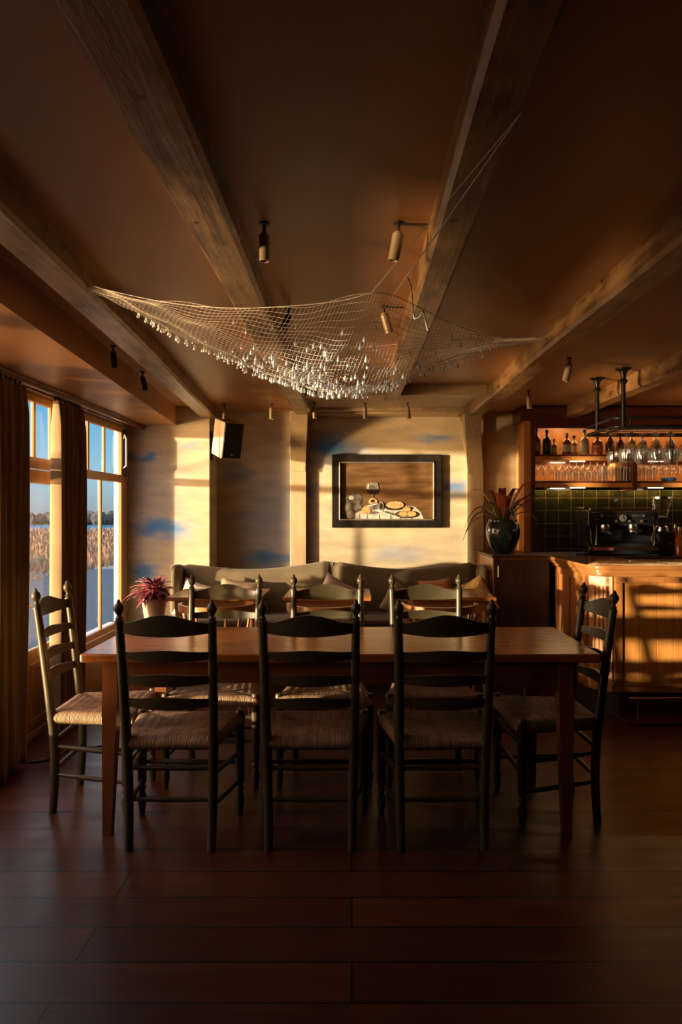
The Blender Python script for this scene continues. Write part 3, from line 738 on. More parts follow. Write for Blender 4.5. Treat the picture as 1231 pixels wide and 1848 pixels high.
def leaf(az, reach, rise, droop, wd, mi, n=14):
    m.mi = mi; d0 = Vector((math.cos(az), math.sin(az), 0)); side = Vector((-math.sin(az), math.cos(az), 0)); pts = []; ws = []
    for i in range(n+1):
        t = i/n; pts.append(Vector((0, 0, .25))+d0*(.02+reach*t)+Vector((0, 0, rise*math.sin(t*PI*.62)-droop*t**3)))
        ws.append(wd*(.75+.4*math.sin(t*PI*.8))*(1 if t < .7 else max(.04, (1-t)/.3)))
    m.ribbon(pts, ws, side, .0025, .35)
for a, rc, ri, dr, wd, mi in ((PI*.97, .30, .20, .22, .018, 0), (PI*1.08, .34, .16, .28, .016, 2), (PI*.90, .27, .30, .02, .016, 1), (PI*1.03, .31, .10, .19, .013, 1),
        (PI*.75, .16, .28, .0, .028, 1), (PI*1.35, .12, .27, .04, .034, 1), (PI*1.6, .10, .24, .02, .034, 1), (PI*.45, .12, .30, .0, .028, 0),
        (.12, .26, .34, -.02, .020, 0), (-.05, .30, .26, .04, .020, 0), (.3, .24, .22, .02, .022, 0), (-.25, .33, .22, .03, .016, 2), (-.5, .20, .22, .20, .022, 0),
        (.05, .28, .13, .10, .010, 0), (-.8, .14, .30, .02, .024, 0), (PI*.6, .2, .2, .1, .02, 2), (-1.2, .15, .18, .16, .02, 2), (PI*1.2, .25, .22, .12, .02, 2)):
    leaf(a, rc, ri, dr, wd, mi)
m.build('strap_leaves', [M['leafr'], M['leafo'], M['leafg']], v, smooth=50)
m = MB(); m.tube([(0, 0, .25), (.02, -.01, .40), (.04, -.015, .47)], [.012, .014, .006], 8); rr = random.Random(2)
for i in range(24):
    a = i*2.4; t = i/24; m.lathe([(0, -.008), (.007, 0), (0, .014)], (.02+.02*t+.014*math.cos(a), -.01+.014*math.sin(a), .40+.09*t), 6)
m.build('flower_spike', M['flower'], v, smooth=50)

# ------------------------------------------------------------------ picture
P = empty('framed_painting', (.319, 6.60, 1.571), 'still life painting in a black frame with silver inner edge above the sofa', 'painting')
HW, HH = .503, .335
m = MB(); FW = .072
for bx_ in ((-HW, HW, HH-FW, HH), (-HW, HW, -HH, -HH+FW), (-HW, -HW+FW, -HH+FW, HH-FW), (HW-FW, HW, -HH+FW, HH-FW)):
    m.box(bx_[0], bx_[1], -.034, 0, bx_[2], bx_[3], .008)
m.build('picture_frame', M['frameblk'], P)
m = MB(); a, b = HW-FW+.004, HH-FW+.004; tw = .012
for bx_ in ((-a, a, b-tw, b), (-a, a, -b, -b+tw), (-a, -a+tw, -b, b), (a-tw, a, -b, b)): m.box(bx_[0], bx_[1], -.040, -.01, bx_[2], bx_[3], .003)
m.build('silver_moulding', M['silver'], P)
def canvas_bg():
    t = NT('brown_painted_ground'); n = t.noise(t.coords((1, 1, 5)), 4, 5)
    return t.pbr(t.ramp(n, [(.3, (.06, .03, .012)), (.7, (.17, .09, .035))]), .35, 0, t.bump(n, .2, .003), .2)
pm = [canvas_bg(), plain('painted_linen', (.46, .43, .36), .5, var=.35, scale=22), plain('painted_pewter', (.13, .12, .10), .4, var=.7, scale=20),
      plain('painted_orange', (.65, .27, .09), .5, var=.3, scale=40), plain('painted_pie', (.50, .30, .13), .5, var=.6, scale=60), plain('painted_dark', (.02, .015, .012), .4),
      plain('painted_highlight', (.62, .58, .5), .4), plain('painted_glass', (.16, .14, .11), .4, var=.6, scale=30)]
m = MB(); m.mi = 0; m.box(-a, a, -.012, -.006, -b, b)
def pp_(px, py): return ((px-698.0)*.00505, -(py-886.0)*.00505)
lay = [.0121]
def poly(pts, mi):
    m.mi = mi; lay[0] += .0003; y = -lay[0]; vs = [m.b.verts.new((x, y, z)) for x, z in (pp_(*p) for p in pts)]; m._f(vs)
def disc(cx, cy, rx, ry, mi, n=24, a0=0.0):
    poly([(cx+rx*math.cos(2*PI*i/n)*math.cos(a0)-ry*math.sin(2*PI*i/n)*math.sin(a0), cy+rx*math.cos(2*PI*i/n)*math.sin(a0)+ry*math.sin(2*PI*i/n)*math.cos(a0)) for i in range(n)], mi)
poly([(614, 928), (640, 926), (640, 938), (614, 938)], 5)
poly([(640, 926), (662, 917), (738, 913), (750, 915), (760, 925), (766, 940), (640, 940)], 1)
for x in (648, 662, 684, 704, 722, 742): poly([(x, 928), (x+1.6, 928), (x+3, 940), (x+.2, 940)], 7)
disc(639, 901, 15, 13, 2); disc(634, 898, 5, 4, 6); disc(628, 916, 9, 7, 2, a0=.5); disc(628, 916, 6, 4.5, 7, a0=.5); disc(633, 929, 7, 8, 7); disc(646, 916, 8, 6, 2)
poly([(662, 871), (682, 871), (684, 882), (681, 890), (674, 893), (670, 893), (663, 890), (660, 882)], 7); poly([(660.5, 883), (683.5, 883), (681, 890), (674, 893), (670, 893), (663, 890)], 5); poly([(664, 873), (666, 873), (665, 882), (663, 882)], 6); poly([(670, 892), (674, 892), (674, 900), (670, 900)], 7); disc(673, 905, 8, 6, 4); disc(673, 904, 4, 3, 5)
poly([(659, 912), (682, 906), (686, 918), (662, 922)], 2); poly([(661, 913), (681, 908), (681.5, 909.6), (661.5, 914.6)], 6); disc(688, 913, 5, 8, 7); disc(688, 913, 3, 5.5, 5)
disc(668, 925, 14, 2.4, 2); disc(660, 920, 7, 6.5, 3); disc(665, 921, 3.2, 5.4, 4)
disc(712, 916, 17, 4.6, 5); disc(713, 911, 16, 6.5, 4); disc(708, 912, 5, 4, 3); disc(719, 913, 4.5, 3.5, 3)
disc(733, 917, 11, 3, 5); disc(734, 928, 21, 6.8, 5); disc(734, 928, 18, 5.2, 2); disc(727, 927, 7, 4.5, 3); disc(743, 927, 8, 4.6, 3); disc(734, 919, 7, 4.2, 3)
poly([(692, 922), (712, 928), (711, 930), (691, 923.5)], 2)
m.build('canvas', pm, P)

# ------------------------------------------------------------------ speaker
sp_ = empty('wall_speaker', (-1.055, 6.16, 2.005), 'tan and black loudspeaker tilted on the side of the corner wall', 'speaker')
RM = Matrix.Rotation(math.radians(9), 4, 'Y') @ Matrix.Rotation(math.radians(14), 4, 'X') @ Matrix.Rotation(math.radians(36), 4, 'Z')
def sbox(x0, x1, y0, y1, z0, z1, bev, mat, name):
    o = MB().box(x0, x1, y0, y1, z0, z1, bev).build(name, mat, sp_); o.matrix_local = RM; return o
sbox(-.09, .09, -.085, .12, -.155, .155, .006, M['speaker'], 'cabinet')
sbox(-.086, .086, -.098, -.084, -.150, .150, .006, M['grille'], 'grille')
lg = MB().lathe([(0, 0), (.014, 0), (.014, .003), (0, .003)], (0, 0, 0), 16, Matrix.Translation((0, -.0985, -.115)) @ Matrix.Rotation(PI/2, 4, 'X') @ Matrix.Diagonal((1.2, .7, 1, 1))).build('badge', M['chrome'], sp_); lg.matrix_local = RM
MB().box(-.183, -.168, .14, .19, -.17, .04, .002).tube([(-.17, .16, .05), (-.10, .15, .06), (-.05, .08, .05)], .008, 8).box(-.183, -.168, .12, .19, .03, .08, .002).build('bracket', M['black'], sp_)

# ------------------------------------------------------------------ ceiling spotlights
def spot(px, ytop, tilt_x, tilt_y, label, mat='spotb', L=.10, r=.019, arm=None, zc=ZC, X=None):
    Y = (zc-H)*F/(CYP-ytop); x = (px-CXP)*Y/F if X is None else X
    s = empty('ceiling_spotlight', (x, Y, zc), label, 'spotlight', 'cylindrical ceiling spotlights')
    MB().lathe([(0, 0), (.016, 0), (.016, -.006), (0, -.006)], (0, 0, 0), 14).build('ceiling_plate', M['spotd'], s)
    MB().tube([(0, 0, -.004), (0, 0, -.042)], .0055, 8).build('stem', M['spotd'], s)
    m = MB(); m.lathe([(0, .006), (r*.6, .006), (r*.7, 0), (r, -.002), (r, -L), (r*.86, -L), (r*.82, -L+.012), (0, -L+.014)], (0, 0, 0), 20)
    o = m.build('lamp_casing', M[mat], s, smooth=40); o.location = (0, 0, -.036); o.rotation_euler = (tilt_x, tilt_y, 0)
    if arm: MB().tube([(0, 0, -.006), (arm, 0.0, -.008)], .0035, 6).build('cable_arm', M['spotd'], s)
spot(477, 403, 0, 0, 'pale cylindrical spotlight on the dark ceiling above the net, left of the pair', L=.085, r=.016)
spot(719, 401, .1, .18, 'beige tilted spotlight with cable above the net beside the right centre beam', L=.085, r=.018, arm=.095)
spot(521, 556, .3, .42, 'dark tilted spotlight seen through the net on the left', 'spotd', L=.075, r=.017)
spot(693, 552, .2, -.30, 'beige tilted spotlight seen through the net on the right', L=.085, r=.018, arm=.09)
spot(187, 624, 0, -.10, 'dark spotlight near the windows, closer of the two beside the soffit', 'spotd', L=.085, r=.016, X=-1.315)
spot(247, 671, .1, -.22, 'dark spotlight near the windows, farther of the two beside the soffit', 'spotd', L=.085, r=.017, X=-1.37)
spot(405, 729, 0, 0, 'bronze spotlight right above the loudspeaker', L=.095, r=.017)
spot(490, 729, 0, 0, 'bronze spotlight hanging just left of the timber post', L=.095, r=.019)
spot(567, 727, 0, -.06, 'bronze spotlight just right of the left timber post', L=.095, r=.018, zc=2.29)
spot(659, 728, 0, 0, 'bronze spotlight hanging above the painting centre', L=.095, r=.018, zc=2.29)
spot(736, 727, 0, -.10, 'bronze spotlight above the right part of the painting', L=.095, r=.018, zc=2.29)
spot(1028, 646, .1, .22, 'pale spotlight by the bar, the closer of two near the right beam', L=.105, r=.021)
spot(954, 705, 0, -.08, 'pale spotlight above the vase, the farther of two near the right beam', L=.10, r=.020)

# ------------------------------------------------------------------ bar counter
B = empty('bar_counter', (1.62, 4.82, 0), 'golden oak bar counter with fluted corner and glossy top at the right', 'bar')
def rel(x): return x-1.62
def rly(y): return y-4.82
# carcass polygon (chamfered corner)
car = [(1.64, 5.76), (1.64, 4.97), (1.76, 4.85), (4.28, 4.85), (4.28, 5.30), (2.0, 5.30), (2.0, 5.76)]
m = MB(); m.prism([(rel(x), rly(y)) for x, y in car], .17, .965, 'z'); m.build('carcass', M['barwood'], B)
m = MB(); m.prism([(rel(x), rly(y)) for x, y in ((1.68, 5.76), (1.68, 5.03), (1.82, 4.91), (4.28, 4.91), (4.28, 5.28), (2.0, 5.28), (2.0, 5.76))], 0, .17, 'z'); m.build('plinth', M['darkwood'], B)
# top with rounded corner and moulded edge
def topoly(o):
    pts = [(1.57-o, 5.772), (1.57-o, 4.84)]
    for i in range(1, 8):
        t = PI+PI/2*i/8; pts.append((1.57+.13+(.13+o)*math.cos(t), 4.84+(.13+o)*math.sin(t)))
    pts += [(1.70, 4.71-o), (4.29, 4.71-o), (4.29, 5.36), (2.05, 5.36), (2.05, 5.772)]
    return [(rel(x), rly(y)) for x, y in pts]
m = MB(); m.prism(topoly(0), 1.0, 1.03, 'z', .006); m.build('counter_top', M['bartop'], B, smooth=30)
m = MB(); m.prism(topoly(-.012), .985, 1.0, 'z'); m.prism(topoly(-.035), .955, .985, 'z', .006); m.build('top_moulding', M['bartop'], B, smooth=30)
# front panels
m = MB(); x = 1.79
fy = rly(4.85)
m.box(rel(1.765), rel(4.28), fy-.018, fy, .17, .235, .004); m.box(rel(1.765), rel(4.28), fy-.018, fy, .905, .96, .004); m.box(rel(1.765), rel(1.82), fy-.018, fy, .235, .905, .004)
for xx in (2.62, 3.44): m.box(rel(xx), rel(xx+.06), fy-.018, fy, .235, .905, .004)
m.box(rel(1.75), rel(4.28), fy-.026, fy, .215, .235, .004)
m.build('front_frame', M['barwood'], B)
m = MB(); x = 1.822
while x < 2.61:
    m.box(rel(x), rel(min(x+.113, 2.618)), fy-.008, fy, .236, .904, .002); x += .115
for xx in (2.68, 3.50):
    for k in range(6): m.box(rel(xx+k*.125), rel(xx+k*.125+.123), fy-.008, fy, .236, .904, .002)
m.build('beadboard_panel', M['orangewood'], B)
# chamfer with flutes
dv = Vector((.12, -.12, 0)); n_ = Vector((-1, -1, 0)).normalized(); ca = Vector((rel(1.64), rly(4.97), 0))
m = MB(); Mx = Matrix.Translation(ca+dv/2) @ Matrix.Rotation(-PI/4, 4, 'Z')
m.box(-.085, .085, -.012, .002, .17, .96, .003, Mx)
for k in (-.045, -.015, .015, .045): m.box(k-.008, k+.008, -.020, -.010, .27, .88, .004, Mx)
m.build('fluted_corner', M['orangewood'], B)
m = MB(); sx = rel(1.64)
m.box(sx-.014, sx, rly(4.98), rly(5.76), .17, .25, .003); m.box(sx-.014, sx, rly(4.98), rly(5.76), .90, .96, .003)
for y0_, y1_ in ((4.98, 5.10), (5.40, 5.46), (5.70, 5.76)): m.box(sx-.014, sx, rly(y0_), rly(y1_), .25, .90, .003)
m.build('side_frame', M['barwood'], B)
m = MB(); m.tube([(rel(1.80), rly(4.68), .165), (rel(4.28), rly(4.68), .165)], .014, 12); 
for xx in (1.86, 2.9, 3.9): m.tube([(rel(xx), rly(4.68), .165), (rel(xx), rly(4.68), .02), (rel(xx)+.0, rly(4.68), .0)], .007, 8)
m.build('foot_rail', M['brass'], B, smooth=60)
m = MB().box(rel(1.78), rel(4.28), rly(4.66), rly(4.91), .001, .02, .004).build('foot_step', M['redwood'], B)

# ------------------------------------------------------------------ back bar
K = empty('back_bar_cabinet', (1.54, 6.35, 0), 'tall open back bar shelving in red brown wood with lit shelves', 'cabinet')
kx = 1.54; ky = 6.35
def kb(x0, x1, y0, y1, z0, z1, bev=.003, m=None):
    return (m or MB()).box(x0-kx, x1-kx, y0-ky, y1-ky, z0, z1, bev)
m = kb(1.505, 1.575, 6.30, 6.595, 0.95, 2.20); kb(1.50, 1.58, 6.295, 6.31, 0.95, 1.08, .003, m); m.build('side_post', M['orangewood'], K)
kb(1.56, 1.60, 6.28, 6.33, .95, 2.18).build('front_stile', M['redwood'], K)
m = MB(); m.prism([(6.34-ky, 2.17), (6.28-ky, 2.18), (6.26-ky, 2.215), (6.215-ky, 2.235), (6.205-ky, 2.265), (6.205-ky, 2.285), (6.59-ky, 2.285), (6.59-ky, 2.17)], 1.47-kx, 4.29-kx, 'x')
m.build('crown', M['redwood'], K)
kb(1.575, 4.29, 6.285, 6.31, 2.115, 2.18).build('top_fascia', M['redwood'], K)
def shelf(z, th):
    s = kb(1.575, 4.29, 6.295, 6.595, z-th, z).build('shelf', M['redwood'], K)
    kb(1.575, 4.29, 6.288, 6.300, z-th-.026, z-.018, .002).build('shelf_lip', M['orangewood'], s)
shelf(1.885, .03); shelf(1.652, .03)
kb(1.575, 4.29, 6.585, 6.597, 1.64, 2.2).build('back_panel', M['barwood'], K)
kb(2.445, 2.485, 6.27, 6.59, 1.57, 1.885).build('divider', M['redwood'], K)
kb(2.33, 2.445, 6.37, 6.59, 1.655, 1.855).build('wood_box', M['orangewood'], K)
for z in (2.165, 1.828, 1.594):
    for xx, yy in ((1.93, 6.36), (1.80, 6.52), (2.62, 6.36), (3.3, 6.4)):
        kb(xx, xx+.13, yy, yy+.014, z-.004, z+.002, 0).build('light_bar', M['led'], K)
for z, e_ in ((2.15, 4.5), (1.815, 3.5), (1.58, 3.2)):
    ll = bpy.data.lights.new('shelf_light', 'AREA'); ll.shape = 'RECTANGLE'; ll.size = 2.6; ll.size_y = .03; ll.energy = e_; ll.color = (1.0, .62, .28)
    lo = bpy.data.objects.new('shelf_light', ll); COL.objects.link(lo); lo.parent = K; lo.location = (1.36, .205 if z < 1.6 else .13, z)
struct(kb(1.575, 4.29, 6.585, 6.60, 1.0, 1.64, 0).build('wall_tiled', M['tiles']), 'dark green glazed tiles behind the espresso machine')
bpy.data.objects['wall_tiled'].location = (kx, ky, 0)
bc = empty('back_counter', (2.9, 6.25, 0), 'back counter carrying the espresso machine behind the bar', 'counter')
MB().box(-1.27, 1.38, -.36, .33, .985, 1.015, .004).build('worktop', M['darkwood'], bc)
MB().box(-1.27, 1.38, -.32, .33, 0, .985, .003).build('cupboard', M['darkwood'], bc)

# bottles
def bottle(x, y, z, hh, rad, col, cap, lab, label, sq=False, labh=(.25, .6)):
    r = empty('spirit_bottle', (x, y, z), label, 'bottle', 'spirit bottles on the upper bar shelf')
    prof = [(0, 0), (rad, 0), (rad, hh*.55), (rad*.92, hh*.63), (rad*.45, hh*.72), (rad*.32, hh*.76), (rad*.32, hh*.9), (0, hh*.9)]
    t = NT('bottle_glass'); g = t.pbr(col, .08, 0, None, .8)
    MB().lathe(prof, (0, 0, 0), 20 if not sq else 20).build('bottle_body', g, r, smooth=40)
    MB().lathe([(0, hh*.88), (rad*.42, hh*.88), (rad*.42, hh), (0, hh)], (0, 0, 0), 14).build('stopper', cap, r, smooth=40)
    if lab: MB().lathe([(rad*1.02, hh*.55*labh[0]), (rad*1.02, hh*.55*(labh[0]+labh[1]))], (0, 0, 0), 20).build('paper_label', lab, r, smooth=40)
lw_ = plain('white_paper_label', (.62, .58, .5), .6); lb_ = plain('black_paper_label', (.03, .03, .035), .5); lt_ = plain('tan_paper_label', (.6, .4, .2), .6); lc = plain('colourful_label', (.65, .16, .08), .5, var=.8, scale=25)
bz = 1.886
for px, y, hh, rad, col, cap, lab, txt in (
    (968, 6.40, .235, .038, (.22, .03, .012), M['redwood'], lw_, 'dark red spirit bottle with round seal at the left end of the upper shelf'),
    (987, 6.40, .225, .038, (.02, .015, .012), M['blackp'], lb_, 'black bottle with black stopper and dark label, second from the left'),
    (1000, 6.43, .145, .027, (.35, .10, .03), M['brass'], lt_, 'small amber bottle with tan label beside the black bottle'),
    (1023, 6.40, .195, .041, (.28, .05, .02), M['chrome'], lw_, 'squat red amber bottle with clear stopper and white label'),
    (1036, 6.47, .180, .036, (.25, .09, .03), M['blackp'], lt_, 'amber bottle partly behind the squat white labelled bottle'),
    (1055, 6.40, .225, .040, (.42, .30, .16), M['blackp'], lw_, 'clear pale whisky bottle with black stopper and white label'),
    (1078, 6.38, .180, .047, (.30, .07, .03), M['brass'], lc, 'wide bottle with red and black picture label'),
    (1101, 6.40, .215, .040, (.20, .03, .02), M['blackp'], lb_, 'dark red bottle with black label and stopper under the glass rack'),
    (1119, 6.44, .200, .034, (.16, .02, .012), M['blackp'], None, 'plain dark red bottle behind the hanging wine glasses'),
    (1140, 6.45, .210, .036, (.35, .14, .04), M['blackp'], lt_, 'amber bottle behind the middle of the hanging wine glasses'),
    (1160, 6.45, .200, .036, (.22, .06, .02), M['redwood'], lw_, 'brown bottle with white label behind the hanging wine glasses'),
    (1183, 6.45, .215, .036, (.30, .12, .03), M['blackp'], None, 'plain amber bottle behind the hanging wine glasses'),
    (1210, 6.45, .210, .036, (.18, .05, .02), M['blackp'], lb_, 'dark bottle with black label furthest right on the upper shelf')):
    bottle((px-CXP)*y/F, y, bz, hh, rad, col, cap, lab, txt)

# glasses
def wine(name, hh, rad, label=None):
    """upside down glass hanging from its foot: local z=0 at foot, bowl downwards"""
    r = empty(name, (0, 0, 0))
    MB().lathe([(0, 0), (rad*.85, -.001), (rad*.85, -.003), (.004, -.006), (.0032, -hh*.42)], (0, 0, 0), 18).build('foot_and_stem', M['stem'], r, smooth=50)
    MB().lathe([(.0032, -hh*.42), (rad*.6, -hh*.48), (rad, -hh*.63), (rad*.97, -hh*.8), (rad*.74, -hh), (rad*.70, -hh), (rad*.92, -hh*.8), (rad*.95, -hh*.64)], (0, 0, 0), 20).build('bowl', M['stem'], r, smooth=60)
    return r
RK = empty('glass_rack', (1.68, 4.60, 1.93), 'black pipe rack hung from the ceiling over the bar', 'rack')
m = MB()
for dz in (0, .055):
    m.tube([(2.6, .0, dz), (.05, 0, dz), (.01, .03, dz), (.0, .07, dz), (.0, .55, dz), (2.6, .55, dz)], .011, 8)
for xx in (.1, .9, 1.7): 
    m.tube([(xx, 0, .0), (xx, .55, .0)], .006, 6); m.tube([(xx, 0, 0), (xx, 0, .055)], .006, 6)
for k in range(5): m.tube([(.02, .06+k*.11, -.004), (2.6, .06+k*.11, -.004)], .004, 6)
m.build('rack_frame', M['black'], RK, smooth=60)
for (xx, yy) in ((.055, .0), (.0, .33)):
    MB().tube([(xx, yy, 0), (xx, yy, .365)], .0135, 12).lathe([(.05, .37), (.05, .362), (.028, .352), (.016, .325), (.016, .30)], (xx, yy, 0), 16).lathe([(.02, .3), (.028, .29), (.02, .275)], (xx, yy, 0), 14).build('rack_post', M['black'], RK, smooth=40)
WG = wine('wine_glass', .205, .043); fst = True; rr = random.Random(3)
rown = ('front', 'second', 'third', 'rear')
coln = ('leftmost', 'second', 'third', 'fourth', 'fifth')
for j, yy in enumerate((4.69, 4.80, 4.91, 5.02)):
    for i in range(5):
        c = WG if fst else copy_tree(WG); fst = False
        c.location = (1.79+i*.098+(j % 2)*.03, yy, 1.921); 
        tag(c, '%s large wine glass in the %s row hanging from the pipe rack' % (coln[i], rown[j]), 'glass', 'large wine glasses hanging from the pipe rack')
SG = wine('stemmed_glass', .150, .030); fst = True
sx_ = [965+12.6*i for i in range(12)]+[1152, 1166, 1180, 1194, 1208, 1222]
for i, px in enumerate(sx_):
    y = 6.38; c = SG if fst else copy_tree(SG); fst = False; c.location = ((px-CXP)*y/F, y, 1.852)
    lb = 'stemmed glass hanging upside down under the upper shelf, left of the divider' if i < 12 else 'stemmed glass hanging upside down under the upper shelf, right of the divider'
    tag(c, lb, 'glass', 'stemmed glasses hung left of the divider' if i < 12 else 'stemmed glasses hung right of the divider')
def tumbler(hh, rad):
    return MB().lathe([(0, 0), (rad*.85, 0), (rad, hh), (rad*.93, hh), (rad*.8, .006), (0, .006)], (0, 0, 0), 18).build('tumbler', M['stem'], None, smooth=50)
tl = tumbler(.080, .026); th_ = tumbler(.125, .029)
fs, fh = True, True
for px in list(range(1003, 1084, 11)):
    c = tl if fs else tl.copy(); 
    if not fs: COL.objects.link(c)
    fs = False; c.location = ((px-CXP)*6.34/F, 6.34, 1.6525); tag(c, 'short clear tumbler standing in the row on the lower bar shelf', 'glass', 'short tumblers on the lower shelf')
for k, px in enumerate((1089, 1100, 1111, 1122, 1133)):
    c = th_ if fh else th_.copy()
    if not fh: COL.objects.link(c)
    fh = False; c.location = ((px-CXP)*6.315/F, 6.315, 1.6525); tag(c, 'tall clear tumbler on the lower bar shelf left of the divider', 'glass', 'tall tumblers beside the divider')
for px in (1155, 1167, 1179):
    c = th_.copy(); COL.objects.link(c); c.location = ((px-CXP)*6.34/F, 6.34, 1.6525); tag(c, 'tall clear tumbler on the lower bar shelf right of the divider', 'glass', 'tall tumblers right of the divider')
tag(MB().lathe([(0, 0), (.055, 0), (.07, .025), (.065, .03), (0, .012)], ((1207-CXP)*6.36/F, 6.36, 1.6525), 20).build('blue_bowl', plain('blue_ceramic', (.03, .12, .30), .2), smooth=40), 'small blue bowl on the lower bar shelf right of the divider', 'bowl')

# espresso machine
E = empty('espresso_machine', (1.96, 6.02, 1.015), 'black and steel espresso machine with round gauge on the back counter', 'coffee machine')
m = MB()
m.prism([(.0, .05), (.0, .10), (.06, .12), (.10, .22), (.03, .25), (.0, .36), (.0, .375), (.42, .375), (.42, .05)], .02, .60, 'x', .003)
m.build('machine_body', M['blackp'], E)
MB().box(.02, .60, -.02, .30, .045, .075, .004).build('drip_tray', M['chrome'], E)
MB().box(.015, .605, -.015, .01, .015, .05, .003).build('lower_panel', M['blackp'], E)
m = MB(); m.box(.016, .022, -.004, .42, .26, .378, .001); m.box(.598, .604, -.004, .42, .26, .378, .001); m.tube([(.02, -.002, .365), (.6, -.002, .365)], .004, 6)
m.tube([(.02, -.002, .25), (.045, .02, .21), (.05, .03, .13), (.05, .0, .08)], .005, 6); m.tube([(.60, -.002, .25), (.57, .02, .21), (.56, .03, .13), (.56, .0, .08)], .005, 6)
m.box(.02, .60, .02, .40, .375, .382, .002); m.tube([(.0, .06, .40), (.0, .38, .40)], .004, 6); m.tube([(.05, .06, .40), (.58, .06, .40)], .004, 6)
for x_ in (.05, .58):
    m.tube([(x_, .06, .375), (x_, .06, .40)], .004, 6)
m.build('steel_trim', M['chrome'], E)
dial = MB().lathe([(0, 0), (.030, 0), (.030, .012), (.026, .014), (0, .014)], (0, 0, 0), 28, Matrix.Translation((.305, -.0, .315)) @ Matrix.Rotation(PI/2, 4, 'X')).build('pressure_gauge', M['silver'], E, smooth=40)
MB().box(.303, .307, -.0165, -.0145, .313, .334).box(.30, .318, -.0165, -.0145, .311, .315).build('gauge_needle', M['blackp'], dial)
m = MB()
for x_, z_ in ((.13, .335), (.25, .29), (.36, .29), (.46, .29), (.48, .335)): m.box(x_-.010, x_+.010, -.006, .0, z_-.010, z_+.010, .002)
tag(m.build('button', M['silver'], E))
for gx in (.155, .385):
    g = MB().lathe([(0, 0), (.036, 0), (.040, -.03), (.034, -.045), (0, -.045)], (gx+.0, .0, .262), 20).build('group_head', M['chrome'], E, smooth=40)
    MB().lathe([(0, 0), (.03, 0), (.03, -.02), (0, -.022)], (gx, 0, .216), 16).tube([(gx, -.02, .208), (gx, -.13, .19)], [.009, .012], 8).build('portafilter', M['blackp'], g, smooth=50)
for gx in (.08, .56):
    k_ = MB().lathe([(0, 0), (.014, 0), (.016, .02), (.012, .035), (0, .037)], (0, 0, 0), 16, Matrix.Translation((gx, 0, .315)) @ Matrix.Rotation(PI/2, 4, 'X')).build('steam_knob', M['chrome'], E, smooth=40)
    MB().tube([(gx, -.01, .26), (gx-.01, -.05, .2), (gx-.02, -.06, .09)], .0045, 6).build('steam_wand', M['chrome'], E, smooth=60)
def text(s_, size, mat, parent, loc, name, ext=.0006, rot=(PI/2, 0, 0)):
    c = bpy.data.curves.new('t', 'FONT'); c.body = s_; c.size = size; c.extrude = ext; c.align_x = 'CENTER'; c.align_y = 'CENTER'
    o = bpy.data.objects.new('t', c); COL.objects.link(o); bpy.context.view_layer.update()
    me = bpy.data.meshes.new_from_object(o.evaluated_get(bpy.context.evaluated_depsgraph_get())); bpy.data.objects.remove(o); bpy.data.curves.remove(c)
    me.materials.clear(); me.materials.append(mat)
    q = bpy.data.objects.new(name, me); COL.objects.link(q); q.parent = parent; q.location = loc; q.rotation_euler = rot; return q
text('STRADA', .020, M['silver'], E, (.195, -.0015, .335), 'lettering'); text('STRADA', .020, M['silver'], E, (.42, -.0015, .335), 'lettering')
bdg = MB().box(.06, .22, -.024, -.0225, .046, .070).build('badge', plain('pink_badge', (.45, .20, .17), .4), E)
text('HANNAFRLA', .022, plain('red_paint', (.5, .02, .02), .4), bdg, (.14, -.0245, .058), 'lettering')
# grinder
G = empty('coffee_grinder', ((1194-CXP)*6.15/F, 6.15, 1.015), 'coffee grinder with a conical clear hopper right of the espresso machine', 'grinder')
MB().lathe([(.03, .25), (.088, .48), (.090, .485), (.084, .48), (.026, .25)], (0, 0, 0), 28).build('hopper', M['stem'], G, smooth=60)
MB().lathe([(0, .252), (.030, .254), (.052, .32), (0, .335)], (0, 0, 0), 20).build('coffee_beans', plain('roasted_beans', (.09, .035, .015), .4, var=.6, scale=70), G)
MB().lathe([(.085, .478), (.093, .478), (.093, .495), (.085, .495)], (0, 0, 0), 28).build('hopper_rim', M['chrome'], G, smooth=40)
MB().lathe([(.04, .20), (.055, .205), (.055, .24), (.035, .25), (0, .25)], (0, 0, 0), 20).build('collar', M['chrome'], G, smooth=40)
MB().prism([(-.07, 0), (.07, 0), (.07, .05), (.06, .2), (-.06, .2), (-.07, .05)], -.09, .10, 'y', .008).build('grinder_body', M['blackp'], G)
text('S V', .03, M['silver'], G, (.03, -.0915, .10), 'lettering', rot=(PI/2, PI/2*0, 0))
# bottles right of the grinder
def syrup(px, hh, rad, col, label, y=6.12):
    r = empty('syrup_bottle', ((px-CXP)*y/F, y, 1.015), label, 'bottle')
    MB().lathe([(0, 0), (rad, 0), (rad, hh*.55), (rad*.5, hh*.7), (rad*.35, hh*.75), (rad*.35, hh*.9), (0, hh*.9)], (0, 0, 0), 18).build('bottle_body', NT('syrup').pbr(col, .12, 0, None, .6), r, smooth=40)
    MB().lathe([(0, hh*.88), (rad*.45, hh*.88), (rad*.4, hh), (0, hh)], (0, 0, 0), 12).build('pourer', M['chrome'], r, smooth=40)
syrup(1218, .26, .028, (.28, .02, .015), 'red syrup bottle with steel pourer beside the grinder')
syrup(1226, .24, .036, (.55, .15, .03), 'orange bottle at the right edge beside the red syrup bottle', 6.06)
tag(MB().box(1.86, 1.93, 5.98, 6.04, 1.016, 1.04, .004).build('folded_cloth', plain('blue_cloth', (.05, .14, .25), .9)), 'small folded blue cloth left of the espresso machine', 'cloth')

